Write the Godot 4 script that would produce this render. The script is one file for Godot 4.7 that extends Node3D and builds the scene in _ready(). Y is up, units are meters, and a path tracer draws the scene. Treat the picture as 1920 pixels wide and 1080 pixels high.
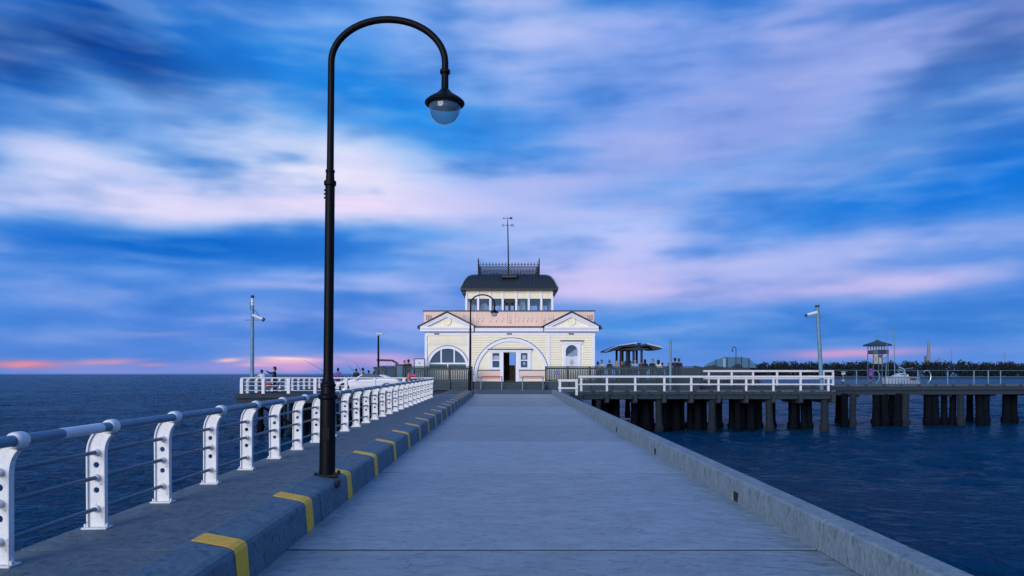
extends Node3D
# A long concrete pier at dusk with a timber kiosk at its end. Camera at the origin, 1.62 m above the roadway; the pier runs along -Z and climbs slightly.

const RISE := 0.00828   # rise of the pier deck per metre
const SEA := -2.48

class MB:
	var v := PackedVector3Array()
	var n := PackedVector3Array()
	var c := PackedColorArray()
	func tri(p: Vector3, q: Vector3, r: Vector3, a: Vector3, b: Vector3, d: Vector3) -> void:
		var f := (q - p).cross(r - p)
		if f.dot(a + b + d) > 0.0:
			v.append(p); v.append(r); v.append(q)
			n.append(a); n.append(d); n.append(b)
		else:
			v.append(p); v.append(q); v.append(r)
			n.append(a); n.append(b); n.append(d)
	func flat(p: Vector3, q: Vector3, r: Vector3) -> void:
		# counter-clockwise from outside
		var f := (q - p).cross(r - p).normalized()
		tri(p, q, r, f, f, f)
	func quad(p: Vector3, q: Vector3, r: Vector3, s: Vector3) -> void:
		flat(p, q, r); flat(p, r, s)
	func face(p: Vector3, q: Vector3, r: Vector3, s: Vector3, nn: Vector3) -> void:
		tri(p, q, r, nn, nn, nn); tri(p, r, s, nn, nn, nn)
	func box(at: Vector3, size: Vector3, t := Basis.IDENTITY, ch := 0.0) -> void:
		var h := size * 0.5
		if ch <= 0.0:
			for ax in 3:
				for sg: float in [-1.0, 1.0]:
					var nn := Vector3.ZERO; nn[ax] = sg
					var a := Vector3.ZERO; a[(ax + 1) % 3] = h[(ax + 1) % 3]
					var b := Vector3.ZERO; b[(ax + 2) % 3] = h[(ax + 2) % 3]
					var o := nn * h
					face(at + t * (o - a - b), at + t * (o + a - b), at + t * (o + a + b), at + t * (o - a + b), (t * nn).normalized())
			return
		# chamfered: three families of faces
		ch = min(ch, min(h.x, min(h.y, h.z)) * 0.9)
		for ax in 3:
			var i := (ax + 1) % 3
			var j := (ax + 2) % 3
			for sg: float in [-1.0, 1.0]:
				var nn := Vector3.ZERO; nn[ax] = sg
				var o := nn * h
				var a := Vector3.ZERO; a[i] = h[i] - ch
				var b := Vector3.ZERO; b[j] = h[j] - ch
				face(at + t * (o - a - b), at + t * (o + a - b), at + t * (o + a + b), at + t * (o - a + b), (t * nn).normalized())
				for s2: float in [-1.0, 1.0]:
					# edge between face ax/sg and face i/s2
					var p1 := Vector3.ZERO; p1[ax] = sg * h[ax]; p1[i] = s2 * (h[i] - ch)
					var p2 := Vector3.ZERO; p2[ax] = sg * (h[ax] - ch); p2[i] = s2 * h[i]
					var e := Vector3.ZERO; e[j] = h[j] - ch
					var en := Vector3.ZERO; en[ax] = sg; en[i] = s2
					face(at + t * (p1 - e), at + t * (p1 + e), at + t * (p2 + e), at + t * (p2 - e), (t * en).normalized())
		for x: float in [-1.0, 1.0]:
			for y: float in [-1.0, 1.0]:
				for z: float in [-1.0, 1.0]:
					var k := Vector3(x, y, z)
					var q := k * (h - Vector3.ONE * ch)
					var nn := (t * k).normalized()
					tri(at + t * (q + Vector3(x * ch, 0, 0)), at + t * (q + Vector3(0, y * ch, 0)), at + t * (q + Vector3(0, 0, z * ch)), nn, nn, nn)
	func span(lo: Vector3, hi: Vector3, ch := 0.0) -> void:
		box((lo + hi) * 0.5, (hi - lo).abs(), Basis.IDENTITY, ch)
	func tube(pts: Array, rad, sides := 10, caps := true) -> void:
		var rings := []
		var norms := []
		var up := Vector3.UP
		var prev := Vector3.ZERO
		for k in pts.size():
			var d: Vector3 = (pts[min(k + 1, pts.size() - 1)] - pts[max(k - 1, 0)]).normalized()
			if k == 0:
				up = Vector3.UP if abs(d.y) < 0.9 else Vector3.RIGHT
				prev = (up - d * up.dot(d)).normalized()
			else:
				prev = (prev - d * prev.dot(d)).normalized()
			var side := d.cross(prev)
			var r: float = rad[k] if rad is Array else rad
			var ring := []
			var nn := []
			for s in sides:
				var a := TAU * s / sides
				var o := prev * cos(a) + side * sin(a)
				ring.append(pts[k] + o * r); nn.append(o)
			rings.append(ring); norms.append(nn)
		for k in pts.size() - 1:
			for s in sides:
				var s2 := (s + 1) % sides
				tri(rings[k][s], rings[k][s2], rings[k + 1][s2], norms[k][s], norms[k][s2], norms[k + 1][s2])
				tri(rings[k][s], rings[k + 1][s2], rings[k + 1][s], norms[k][s], norms[k + 1][s2], norms[k + 1][s])
		if caps:
			for e in [0, pts.size() - 1]:
				var d: Vector3 = (pts[0] - pts[1]).normalized() if e == 0 else (pts[-1] - pts[-2]).normalized()
				for s in range(1, sides - 1):
					tri(rings[e][0], rings[e][s], rings[e][s + 1], d, d, d)
	func lathe(prof: Array, sides := 20, at := Vector3.ZERO, t := Basis.IDENTITY) -> void:
		# prof: Vector2(radius, height), from one end to the other; outside is to the right of the way up
		for k in prof.size() - 1:
			var p: Vector2 = prof[k]
			var q: Vector2 = prof[k + 1]
			var own := Vector2(q.y - p.y, p.x - q.x).normalized()
			var na := own
			var nb := own
			if k > 0:
				var o: Vector2 = Vector2(p.y - prof[k - 1].y, prof[k - 1].x - p.x).normalized()
				if o.dot(own) > 0.75: na = (o + own).normalized()
			if k < prof.size() - 2:
				var o2: Vector2 = Vector2(prof[k + 2].y - q.y, q.x - prof[k + 2].x).normalized()
				if o2.dot(own) > 0.75: nb = (o2 + own).normalized()
			for s in sides:
				var a := TAU * s / sides
				var b := TAU * (s + 1) / sides
				var ca := Vector3(cos(a), 0, sin(a))
				var cb := Vector3(cos(b), 0, sin(b))
				var up := Vector3.UP
				var p1 := at + t * (ca * p.x + up * p.y)
				var p2 := at + t * (cb * p.x + up * p.y)
				var p3 := at + t * (cb * q.x + up * q.y)
				var p4 := at + t * (ca * q.x + up * q.y)
				var n1 := t * (ca * na.x + up * na.y)
				var n2 := t * (cb * na.x + up * na.y)
				var n3 := t * (cb * nb.x + up * nb.y)
				var n4 := t * (ca * nb.x + up * nb.y)
				if p.x > 0.0001: tri(p1, p2, p3, n1, n2, n3)
				if q.x > 0.0001: tri(p1, p3, p4, n1, n3, n4)
	func prism(poly: PackedVector2Array, z0: float, z1: float, t := Transform3D.IDENTITY) -> void:
		# polygon in x, y pushed along z
		var id := Geometry2D.triangulate_polygon(poly)
		var fz := t.basis * Vector3(0, 0, 1)
		for k in range(0, id.size(), 3):
			for z in [z0, z1]:
				var nn := fz if z == max(z0, z1) else -fz
				tri(t * Vector3(poly[id[k]].x, poly[id[k]].y, z), t * Vector3(poly[id[k + 1]].x, poly[id[k + 1]].y, z), t * Vector3(poly[id[k + 2]].x, poly[id[k + 2]].y, z), nn, nn, nn)
		var cw := Geometry2D.is_polygon_clockwise(poly)
		for k in poly.size():
			var a := poly[k]
			var b := poly[(k + 1) % poly.size()]
			var e := (b - a).normalized()
			var nn := t.basis * (Vector3(-e.y, e.x, 0) if cw else Vector3(e.y, -e.x, 0))
			face(t * Vector3(a.x, a.y, z0), t * Vector3(b.x, b.y, z0), t * Vector3(b.x, b.y, z1), t * Vector3(a.x, a.y, z1), nn)
	func mesh() -> ArrayMesh:
		var m := ArrayMesh.new()
		if v.is_empty(): return m
		var a := []
		a.resize(Mesh.ARRAY_MAX)
		a[Mesh.ARRAY_VERTEX] = v; a[Mesh.ARRAY_NORMAL] = n
		if c.size() == v.size(): a[Mesh.ARRAY_COLOR] = c
		m.add_surface_from_arrays(Mesh.PRIMITIVE_TRIANGLES, a)
		return m

var M := {}
var taken := {}
var rng := RandomNumberGenerator.new()

func numbered(parent: Node, called: String) -> String:
	var key := str(parent.get_instance_id()) + called
	var k: int = taken.get(key, 0)
	taken[key] = k + 1
	return called if k == 0 else "%s_%03d" % [called, k]

func hang(o: Node, called: String, parent: Node) -> void:
	o.name = numbered(parent, called)
	parent.add_child(o, true)

func tag(o: Node, label: String, category := "", group := "", kind := "") -> Node:
	if label: o.set_meta("label", label)
	if category: o.set_meta("category", category)
	if group: o.set_meta("group", group)
	if kind: o.set_meta("kind", kind)
	return o

func thing(called: String, label: String, category: String, at := Vector3.ZERO, turn := 0.0, group := "") -> Node3D:
	var o := Node3D.new()
	hang(o, called, self)
	o.position = at; o.rotation.y = turn
	tag(o, label, category, group)
	return o

func inst(mesh: Mesh, called: String, m: Material, parent: Node, at := Vector3.ZERO, b := Basis.IDENTITY) -> MeshInstance3D:
	var o := MeshInstance3D.new()
	o.mesh = mesh; o.material_override = m
	o.transform = Transform3D(b, at)
	hang(o, called, parent)
	return o

func put(m: MB, called: String, mt: Material, parent: Node, at := Vector3.ZERO, b := Basis.IDENTITY) -> MeshInstance3D:
	return inst(m.mesh(), called, mt, parent, at, b)

func slab(lo: Vector3, hi: Vector3, called: String, mt: Material, parent: Node, ch := 0.0) -> MeshInstance3D:
	# an upright box between two corners, with its own origin at its middle
	var m := MB.new()
	m.box(Vector3.ZERO, (hi - lo).abs(), Basis.IDENTITY, ch)
	return put(m, called, mt, parent, (lo + hi) * 0.5)

func rod(pts: Array, rad, called: String, mt: Material, parent: Node, sides := 8) -> MeshInstance3D:
	var m := MB.new()
	m.tube(pts, rad, sides)
	return put(m, called, mt, parent)

func lin(r: float, g: float, b: float) -> Color:
	return Color(r, g, b).linear_to_srgb()

func paint(r: float, g: float, b: float, rough := 0.6, metal := 0.0) -> StandardMaterial3D:
	var m := StandardMaterial3D.new()
	m.albedo_color = lin(r, g, b)
	m.roughness = rough; m.metallic = metal
	return m

func noise_bytes(size: int, sd: int, freq: float, oct := 4, kind := FastNoiseLite.TYPE_SIMPLEX_SMOOTH) -> PackedByteArray:
	var f := FastNoiseLite.new()
	f.seed = sd; f.frequency = freq; f.noise_type = kind
	f.fractal_octaves = oct
	var im := f.get_seamless_image(size, size, false, false, 0.15, true)
	im.convert(Image.FORMAT_L8)
	return im.get_data()

func grain(size: int, sd: int, a: Color, b: Color, coarse := 0.006, fine := 0.08, stain := Color(0, 0, 0), stains := 0.0, specks := 0, speck := Color(1, 1, 1), cracks := 0) -> ImageTexture:
	# a and b are linear colours mixed by a coarse and a fine noise; stains are patches with a sharp outline
	var n1 := noise_bytes(size, sd, coarse, 5)
	var n2 := noise_bytes(size, sd + 1, fine, 3)
	var n3 := noise_bytes(size, sd + 2, coarse * 2.5, 4)
	var ramp := []
	for k in 256:
		ramp.append(a.lerp(b, k / 255.0).linear_to_srgb())
	var st := stain.linear_to_srgb()
	var out := PackedByteArray()
	out.resize(size * size * 3)
	for k in size * size:
		var t := clampi(int(n1[k] * 0.62 + n2[k] * 0.76) - 48, 0, 255)
		var col: Color = ramp[t]
		if stains > 0.0:
			var s := (n3[k] / 255.0 - (1.0 - stains)) * 7.0
			if s > 0.0: col = col.lerp(st, min(s, 0.75) * (0.5 + n2[k] / 512.0))
		out[k * 3] = int(col.r * 255); out[k * 3 + 1] = int(col.g * 255); out[k * 3 + 2] = int(col.b * 255)
	var r := RandomNumberGenerator.new()
	r.seed = sd
	var sp := speck.linear_to_srgb()
	for k in specks:
		var x := r.randi() % size
		var y := r.randi() % size
		var w := 1 + r.randi() % 4
		for i in w:
			for j in 1 + r.randi() % 3:
				var q := (((y + j) % size) * size + (x + i) % size) * 3
				out[q] = int(sp.r * 255); out[q + 1] = int(sp.g * 255); out[q + 2] = int(sp.b * 255)
	# hairline cracks: wandering dark lines, some forking
	for k in cracks:
		var p := Vector2(r.randf() * size, r.randf() * size)
		var d := r.randf() * TAU
		for step in r.randi_range(60, 260):
			d += r.randf_range(-0.45, 0.45)
			p += Vector2(cos(d), sin(d)) * 1.2
			for w in 1 + int(r.randf() < 0.35):
				var q := (posmod(int(p.y), size) * size + posmod(int(p.x) + w, size)) * 3
				for c in 3: out[q + c] = int(out[q + c] * 0.5)
	return ImageTexture.create_from_image(Image.create_from_data(size, size, false, Image.FORMAT_RGB8, out))

func bumps(size: int, sd: int, freq: float, strength: float, oct := 4) -> ImageTexture:
	var f := FastNoiseLite.new()
	f.seed = sd; f.frequency = freq; f.noise_type = FastNoiseLite.TYPE_SIMPLEX_SMOOTH; f.fractal_octaves = oct
	var im := f.get_seamless_image(size, size, false, false, 0.15, true)
	im.convert(Image.FORMAT_RGBA8)
	im.bump_map_to_normal_map(strength)
	return ImageTexture.create_from_image(im)

func worn(tex: Texture2D, scale: Vector3, rough := 0.8, nm: Texture2D = null, ns := 0.6) -> StandardMaterial3D:
	var m := StandardMaterial3D.new()
	m.albedo_texture = tex
	m.uv1_triplanar = true; m.uv1_world_triplanar = true
	m.uv1_scale = scale
	m.roughness = rough
	if nm:
		m.normal_enabled = true; m.normal_texture = nm; m.normal_scale = ns
	return m

# ---------------------------------------------------------------- sky
# cloud streaks: azimuth, elevation, half length, half thickness (degrees), tilt, red, green, blue (sRGB), cover
var streaks := [
[-31.54,19.19,9.47,4.38,0,0,52,138,0.95], [32.39,20.21,8.45,4.00,10,14,58,138,0.95],
[-31.54,15.35,5.45,1.52,-6,0,84,190,0.8], [-16.52,22.03,9.45,2.27,-15,28,112,208,0.5],
[-23.15,13.62,14.37,3.09,0,136,183,241,0.8], [-15.05,16.93,6.27,2.10,-8,118,175,241,0.6],
[-23.15,11.12,15.71,1.24,0,230,220,251,0.85], [-30.08,13.33,3.85,1.37,-8,226,228,255,0.8], [-31.54,11.69,4.02,1.68,0,180,202,248,0.6],
[-13.57,14.00,10.83,3.07,4,226,226,255,0.9], [-9.78,14.92,5.76,2.14,-6,248,244,255,0.85], [-10.55,14.52,6.49,2.33,-4,246,238,253,0.8], [-25.77,11.99,10.58,1.57,0,214,212,248,0.6], [-10.17,12.14,8.81,1.01,0,242,224,249,0.75],
[-3.55,12.31,7.09,1.58,-6,230,218,251,0.7], [0.79,13.83,9.09,2.37,-10,174,193,247,0.75], [6.69,12.06,9.36,2.16,3,204,210,251,0.7],
[-26.41,16.97,2.54,0.78,-22,176,191,243,0.65], [-28.58,17.86,4.57,1.39,-32,76,151,229,0.5],
[-0.79,22.71,10.27,4.35,-22,166,187,243,0.75], [1.97,24.20,7.90,2.37,-10,182,195,245,0.6], [-10.17,23.71,6.51,2.33,0,124,173,243,0.6],
[-4.73,17.97,11.78,2.05,-12,26,140,234,0.85], [-13.57,20.31,4.48,3.46,20,30,128,224,0.45], [7.08,17.72,6.62,2.35,-20,70,140,230,0.5],
[13.20,16.00,12.74,2.54,20,178,184,242,0.85], [15.24,15.51,4.78,1.37,14,222,214,251,0.7], [25.45,14.05,10.64,1.64,14,132,160,228,0.55], [21.46,17.53,14.72,4.05,18,146,168,234,0.9],
[20.08,21.62,11.85,4.08,24,138,160,228,0.85], [29.19,15.86,7.83,2.42,12,88,147,223,0.75], [10.17,21.22,8.42,4.67,20,134,164,236,0.8],
[-21.12,8.56,19.26,1.11,0,12,102,204,0.88], [-3.55,9.92,10.24,0.63,0,78,153,235,0.6], [27.04,11.02,11.92,1.76,7,8,112,220,0.9], [11.69,13.37,7.58,1.01,10,80,157,239,0.4],
[8.24,9.57,10.07,1.64,4,174,193,249,0.8], [1.97,9.08,7.90,0.79,0,180,197,249,0.6], [-7.47,8.25,7.77,0.71,0,110,163,239,0.6],
[-13.57,6.88,14.19,0.61,0,142,173,241,0.7], [-15.05,6.31,7.74,0.31,0,180,187,239,0.6], [-28.89,8.14,3.33,0.31,0,74,132,222,0.7], [-29.79,6.62,2.68,0.24,0,70,130,220,0.6],
[12.82,7.13,16.91,1.93,3,208,196,245,0.85], [22.82,5.81,12.76,0.80,1,188,181,237,0.8], [20.08,7.82,11.16,1.11,4,156,177,239,0.65], [6.69,6.14,6.24,0.79,0,212,196,243,0.6],
[-21.46,5.21,16.43,0.96,0,88,140,224,0.7], [-19.03,3.80,10.24,0.56,0,110,148,230,0.65], [-24.15,2.67,2.63,0.18,1,192,168,220,0.7], [-25.77,2.21,13.46,1.07,0,84,134,220,0.6],
[-8.24,3.98,5.81,1.02,0,150,164,236,0.7], [11.69,3.56,11.37,1.39,0,78,146,228,0.8], [25.45,2.92,14.82,1.21,2,56,126,212,0.8],
[24.15,1.37,4.28,0.32,1,196,150,208,0.85], [-19.03,0.52,14.84,0.45,0,156,148,218,0.6], [-9.78,1.01,6.14,0.55,0,190,160,222,0.6],
[-32.11,0.70,2.13,0.27,0,250,136,166,1], [-32.25,0.70,1.41,0.17,0,255,150,150,1], [-27.04,0.88,1.94,0.18,2,250,160,180,1], [-24.60,0.65,0.85,0.09,0,246,150,182,0.95], [-19.80,0.97,0.77,0.11,4,255,196,196,0.9],
[-15.42,0.91,2.42,0.23,0,246,182,206,0.95], [-15.61,1.10,1.76,0.08,-2,255,228,222,0.95], [-17.96,0.64,1.07,0.08,0,236,176,206,0.7], [-14.87,0.46,2.07,0.34,0,218,160,214,0.7], [-8.24,0.70,3.48,0.31,0,226,156,212,0.6], [-11.31,1.32,2.28,0.16,0,204,170,226,0.6]]

var fw := FastNoiseLite.new()
var fd := FastNoiseLite.new()

func sky_color(az: float, el: float, list: Array) -> Color:
	var ce := cos(deg_to_rad(el))
	var p := Vector3(ce * sin(deg_to_rad(az)), sin(deg_to_rad(el)) * 2.6, ce * cos(deg_to_rad(az)))
	var wx := fw.get_noise_3d(p.x * 100.0, p.y * 100.0, p.z * 100.0)
	var wy := fw.get_noise_3d(p.x * 100.0 + 500.0, p.y * 100.0, p.z * 100.0 + 80.0)
	var nd := fd.get_noise_3d(p.x * 100.0, p.y * 220.0, p.z * 100.0)
	var ni := fd.get_noise_3d(p.x * 130.0 + 300.0, p.y * 90.0, p.z * 130.0)
	nd = nd * 0.6 + ni * 0.55
	var t := clampf(el / 10.0, 0.0, 1.0)
	var col := Color(0.38, 0.56, 0.87).lerp(Color(0.17, 0.49, 0.87), t)
	col = col.lerp(Color(0.10, 0.41, 0.78), clampf((el - 10.0) / 25.0, 0.0, 1.0))
	var fine := fd.get_noise_3d(p.x * 120.0 - 90.0 + wy * 10.0, p.y * 290.0 + wx * 14.0, p.z * 120.0)
	for s: Array in list:
		var dx: float = wrapf(az - s[0], -180.0, 180.0) * ce + wx * s[2] * 0.28
		var dy: float = el - s[1] + wy * s[3] * 0.8
		var ct: float = s[9]
		var sn: float = s[10]
		var u: float = (dx * ct + dy * sn) / s[2]
		var w: float = (dy * ct - dx * sn) / s[3]
		var q := u * u + w * w
		if q > 5.0: continue
		var a: float = s[8] * exp(-q * 0.95) * clampf(1.08 + nd * 1.15, 0.25, 1.6)
		col = col.lerp(s[11], clampf(a, 0.0, 1.0))
	# thin ragged veils between the big streaks
	var veil := clampf(fine * 0.42 + nd * 0.3 + 0.04, 0.0, 0.32) * clampf(el / 2.5, 0.0, 1.0)
	col = col.lerp(Color(0.74, 0.75, 0.94), veil)
	col = col.lerp(Color(0.06, 0.34, 0.68), clampf(-fine * 0.22 - nd * 0.2 - 0.04, 0.0, 0.18))
	var lift := nd * 0.05 * clampf(el / 4.0, 0.0, 1.0)
	return Color(clampf(col.r + lift * 1.3, 0, 1), clampf(col.g + lift, 0, 1), clampf(col.b + lift * 0.5, 0, 1))

func sky_block(w: int, h: int, az0: float, az1: float, el1: float, el0: float) -> Image:
	# w x h texels; top row at el1
	var out := PackedByteArray()
	out.resize(w * h * 3)
	var step := 16
	for ty in range(0, h, step):
		for tx in range(0, w, step):
			var ca := az0 + (az1 - az0) * (tx + step * 0.5) / w
			var ce := el1 + (el0 - el1) * (ty + step * 0.5) / h
			var reach := step * 0.75 * (az1 - az0) / w
			var list := []
			for s: Array in streaks:
				var k := cos(deg_to_rad(ce))
				if abs(wrapf(ca - s[0], -180.0, 180.0)) * k > s[2] * 2.9 + s[3] * 1.5 + reach: continue
				if abs(ce - s[1]) > s[3] * 3.6 + s[2] * 2.5 * abs(s[10]) + reach: continue
				list.append(s)
			for y in range(ty, min(ty + step, h)):
				var el := el1 + (el0 - el1) * (y + 0.5) / h
				for x in range(tx, min(tx + step, w)):
					var az := az0 + (az1 - az0) * (x + 0.5) / w
					var c := sky_color(az, el, list)
					var q := (y * w + x) * 3
					out[q] = int(c.r * 255.0); out[q + 1] = int(c.g * 255.0); out[q + 2] = int(c.b * 255.0)
	return Image.create_from_data(w, h, false, Image.FORMAT_RGB8, out)

func make_sky() -> ImageTexture:
	fw.seed = 7; fw.frequency = 0.028; fw.fractal_octaves = 4
	fd.seed = 21; fd.frequency = 0.045; fd.fractal_octaves = 4; fd.fractal_gain = 0.48
	var r := RandomNumberGenerator.new()
	r.seed = 5
	# the same kinds of streak go on all round, up to the zenith
	var pal := [[136, 176, 238], [172, 186, 240], [222, 216, 248], [26, 124, 222], [12, 106, 206], [160, 182, 240], [24, 104, 200], [190, 192, 242], [100, 150, 230]]
	for k in 150:
		var az := r.randf_range(38.0, 322.0)
		var el: float = pow(r.randf(), 1.3) * 70.0
		if el > 34.0: az = r.randf_range(0.0, 360.0)
		var c: Array = pal[r.randi() % pal.size()]
		var thin := 0.6 + el * 0.11
		streaks.append([az, el, r.randf_range(5.0, 17.0), r.randf_range(0.6, 1.5) * thin, r.randf_range(-18.0, 18.0) * min(1.0, el / 12.0), c[0], c[1], c[2], r.randf_range(0.5, 0.85)])
	for s: Array in streaks:
		s.append(cos(deg_to_rad(s[4]))); s.append(sin(deg_to_rad(s[4])))
		s.append(Color(s[5] / 255.0, s[6] / 255.0, s[7] / 255.0))
	var im := sky_block(768, 192, -180.0, 180.0, 90.0, 0.0)
	var whole := Image.create(768, 384, false, Image.FORMAT_RGB8)
	whole.fill(Color(0.05, 0.14, 0.28))
	whole.blit_rect(im, Rect2i(0, 0, 768, 192), Vector2i(0, 0))
	whole.blit_rect(im, Rect2i(0, 191, 768, 1), Vector2i(0, 192))
	whole.resize(4096, 2048, Image.INTERPOLATE_CUBIC)
	# the low sky ahead carries thin streaks: finer texels
	var d := 4096.0 / 360.0
	var x0 := 2048 - int(42 * d)
	var w := int(84 * d)
	var h := int(30 * d)
	var fine := sky_block(w, h, (x0 - 2048) / d, (x0 + w - 2048) / d, h / d, 0.0)
	whole.blit_rect(fine, Rect2i(0, 0, w, h), Vector2i(x0, 1024 - h))
	# the panorama starts at -Z: move the sky ahead to its first column
	var turned := Image.create(4096, 2048, false, Image.FORMAT_RGB8)
	turned.blit_rect(whole, Rect2i(2048, 0, 2048, 2048), Vector2i(0, 0))
	turned.blit_rect(whole, Rect2i(0, 0, 2048, 2048), Vector2i(2048, 0))
	return ImageTexture.create_from_image(turned)

func _ready() -> void:
	rng.seed = 11
	# ---- camera: a level shift lens looking along the pier
	var cam := Camera3D.new()
	cam.name = "camera"
	cam.position = Vector3(0, 1.62, 0)
	cam.projection = Camera3D.PROJECTION_FRUSTUM
	cam.near = 0.1
	cam.far = 30000.0
	cam.size = 0.1 * 1080.0 / 1450.0
	cam.frustum_offset = Vector2(0.1 * 10.0 / 1450.0, 0.1 * 162.0 / 1450.0)
	add_child(cam)
	cam.current = true
	# ---- sky and light: a dusk sky under broken cloud, the last soft cool light from low behind and left
	var env := Environment.new()
	env.background_mode = Environment.BG_SKY
	var sky := Sky.new()
	var pano := PanoramaSkyMaterial.new()
	pano.panorama = make_sky()
	sky.sky_material = pano
	env.sky = sky
	env.background_energy_multiplier = 1.0
	env.tonemap_mode = Environment.TONE_MAPPER_LINEAR
	env.tonemap_exposure = 1.0
	env.sdfgi_enabled = true; env.ssao_enabled = true; env.ssil_enabled = true
	var we := WorldEnvironment.new()
	we.name = "world_environment"
	we.environment = env
	add_child(we)
	var sun := DirectionalLight3D.new()
	sun.name = "sun"
	sun.light_energy = 0.85
	sun.light_color = Color(1.0, 0.98, 0.96)
	sun.light_angular_distance = 38.0
	sun.shadow_enabled = true
	add_child(sun)
	sun.look_at_from_position(Vector3.ZERO, Vector3(0.42, -0.23, -0.87))
	materials()
	print("materials")
	water()
	pier()
	print("pier")
	left_platform()
	right_landing()
	print("landings")
	kiosk()
	terrace()
	print("kiosk")
	far_shore()
	print("shore")
	lamps()
	railings()
	small_things()
	print("things")
	people()
	print("people")

func materials() -> void:
	var cn := bumps(512, 31, 0.05, 3.0, 5)
	M.road = worn(grain(1024, 3, Color(0.17, 0.22, 0.245), Color(0.34, 0.41, 0.44), 0.011, 0.16, Color(0.12, 0.155, 0.17), 0.33, 120, Color(0.5, 0.55, 0.6), 7), Vector3(0.13, 0.19, 0.27), 0.45, cn, 0.5)
	M.path = worn(grain(1024, 8, Color(0.08, 0.105, 0.118), Color(0.17, 0.21, 0.228), 0.011, 0.16, Color(0.06, 0.08, 0.09), 0.36, 60, Color(0.4, 0.45, 0.5), 6), Vector3.ONE * 0.21, 0.8, cn, 0.5)
	M.kerb = worn(grain(512, 14, Color(0.055, 0.105, 0.135), Color(0.115, 0.185, 0.225), 0.014, 0.09, Color(0.02, 0.05, 0.075), 0.34, 60, Color(0.25, 0.35, 0.4), 4), Vector3.ONE * 0.4, 0.7, cn, 0.5)
	M.parapet = worn(grain(512, 19, Color(0.135, 0.175, 0.19), Color(0.255, 0.315, 0.335), 0.010, 0.09, Color(0.09, 0.12, 0.13), 0.30, 40, Color(0.3, 0.4, 0.45), 4), Vector3(0.5, 0.34, 0.5), 0.78, cn, 0.6)
	M.yellow = worn(grain(256, 23, Color(0.92, 0.42, 0.015), Color(1.0, 0.54, 0.025), 0.03, 0.12, Color(0.30, 0.22, 0.09), 0.3), Vector3.ONE * 0.8, 0.6)
	M.black = worn(grain(256, 27, Color(0.0015, 0.002, 0.004), Color(0.004, 0.005, 0.008), 0.02, 0.1, Color(0.08, 0.07, 0.065), 0.10), Vector3.ONE * 1.3, 0.5)
	M.black.metallic_specular = 0.25
	M.white = worn(grain(256, 29, Color(0.60, 0.61, 0.62), Color(0.78, 0.78, 0.79), 0.012, 0.1, Color(0.26, 0.20, 0.17), 0.24), Vector3.ONE * 1.1, 0.6)
	M.clean_white = paint(0.80, 0.79, 0.82, 0.5)
	M.pipe = worn(grain(256, 33, Color(0.06, 0.15, 0.22), Color(0.13, 0.26, 0.35), 0.015, 0.1, Color(0.04, 0.09, 0.13), 0.25), Vector3.ONE * 1.0, 0.45)
	M.rail = worn(grain(256, 34, Color(0.035, 0.095, 0.15), Color(0.08, 0.175, 0.25), 0.015, 0.1, Color(0.03, 0.06, 0.09), 0.25), Vector3.ONE, 0.5)
	M.pole = worn(grain(256, 37, Color(0.09, 0.19, 0.27), Color(0.16, 0.29, 0.38), 0.015, 0.1), Vector3.ONE * 1.0, 0.5)
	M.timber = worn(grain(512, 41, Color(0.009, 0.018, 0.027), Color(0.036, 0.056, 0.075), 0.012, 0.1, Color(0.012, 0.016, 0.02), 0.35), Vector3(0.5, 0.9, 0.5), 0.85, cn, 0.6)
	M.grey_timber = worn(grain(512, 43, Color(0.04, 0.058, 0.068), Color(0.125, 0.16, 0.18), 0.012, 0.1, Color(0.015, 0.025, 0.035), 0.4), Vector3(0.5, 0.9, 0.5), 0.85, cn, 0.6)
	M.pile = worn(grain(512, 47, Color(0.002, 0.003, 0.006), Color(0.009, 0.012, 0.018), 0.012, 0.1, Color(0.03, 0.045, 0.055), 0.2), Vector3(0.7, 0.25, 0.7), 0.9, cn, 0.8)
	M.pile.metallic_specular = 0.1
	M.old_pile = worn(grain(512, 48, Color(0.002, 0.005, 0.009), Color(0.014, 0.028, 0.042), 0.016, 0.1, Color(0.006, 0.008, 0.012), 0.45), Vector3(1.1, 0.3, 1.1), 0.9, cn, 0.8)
	M.fence = worn(grain(256, 53, Color(0.020, 0.040, 0.048), Color(0.046, 0.078, 0.088), 0.02, 0.1), Vector3.ONE * 0.7, 0.7)
	M.cream = worn(grain(256, 57, Color(0.82, 0.75, 0.55), Color(0.93, 0.86, 0.66), 0.01, 0.1, Color(0.55, 0.52, 0.42), 0.14), Vector3.ONE * 0.5, 0.6)
	M.trim = worn(grain(256, 58, Color(0.74, 0.73, 0.80), Color(0.86, 0.85, 0.90), 0.01, 0.1, Color(0.6, 0.58, 0.6), 0.12), Vector3.ONE * 0.6, 0.5)
	M.salmon = worn(grain(256, 59, Color(0.79, 0.53, 0.42), Color(0.87, 0.62, 0.51), 0.01, 0.1, Color(0.66, 0.50, 0.42), 0.14), Vector3.ONE * 0.5, 0.6)
	M.rose = paint(0.70, 0.30, 0.27, 0.6)
	M.blush = paint(0.78, 0.60, 0.50, 0.6)
	M.roof = worn(grain(256, 61, Color(0.005, 0.010, 0.018), Color(0.014, 0.022, 0.034), 0.02, 0.1, Color(0.03, 0.045, 0.055), 0.16), Vector3.ONE * 0.6, 0.5)
	M.iron = paint(0.006, 0.009, 0.016, 0.5)
	M.dark_wood = paint(0.012, 0.016, 0.022, 0.6)
	M.interior = paint(0.13, 0.10, 0.08, 0.8)
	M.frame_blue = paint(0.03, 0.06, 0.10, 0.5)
	M.curtain = paint(0.35, 0.42, 0.5, 0.9)
	M.awning = paint(0.26, 0.36, 0.42, 0.6)
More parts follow.
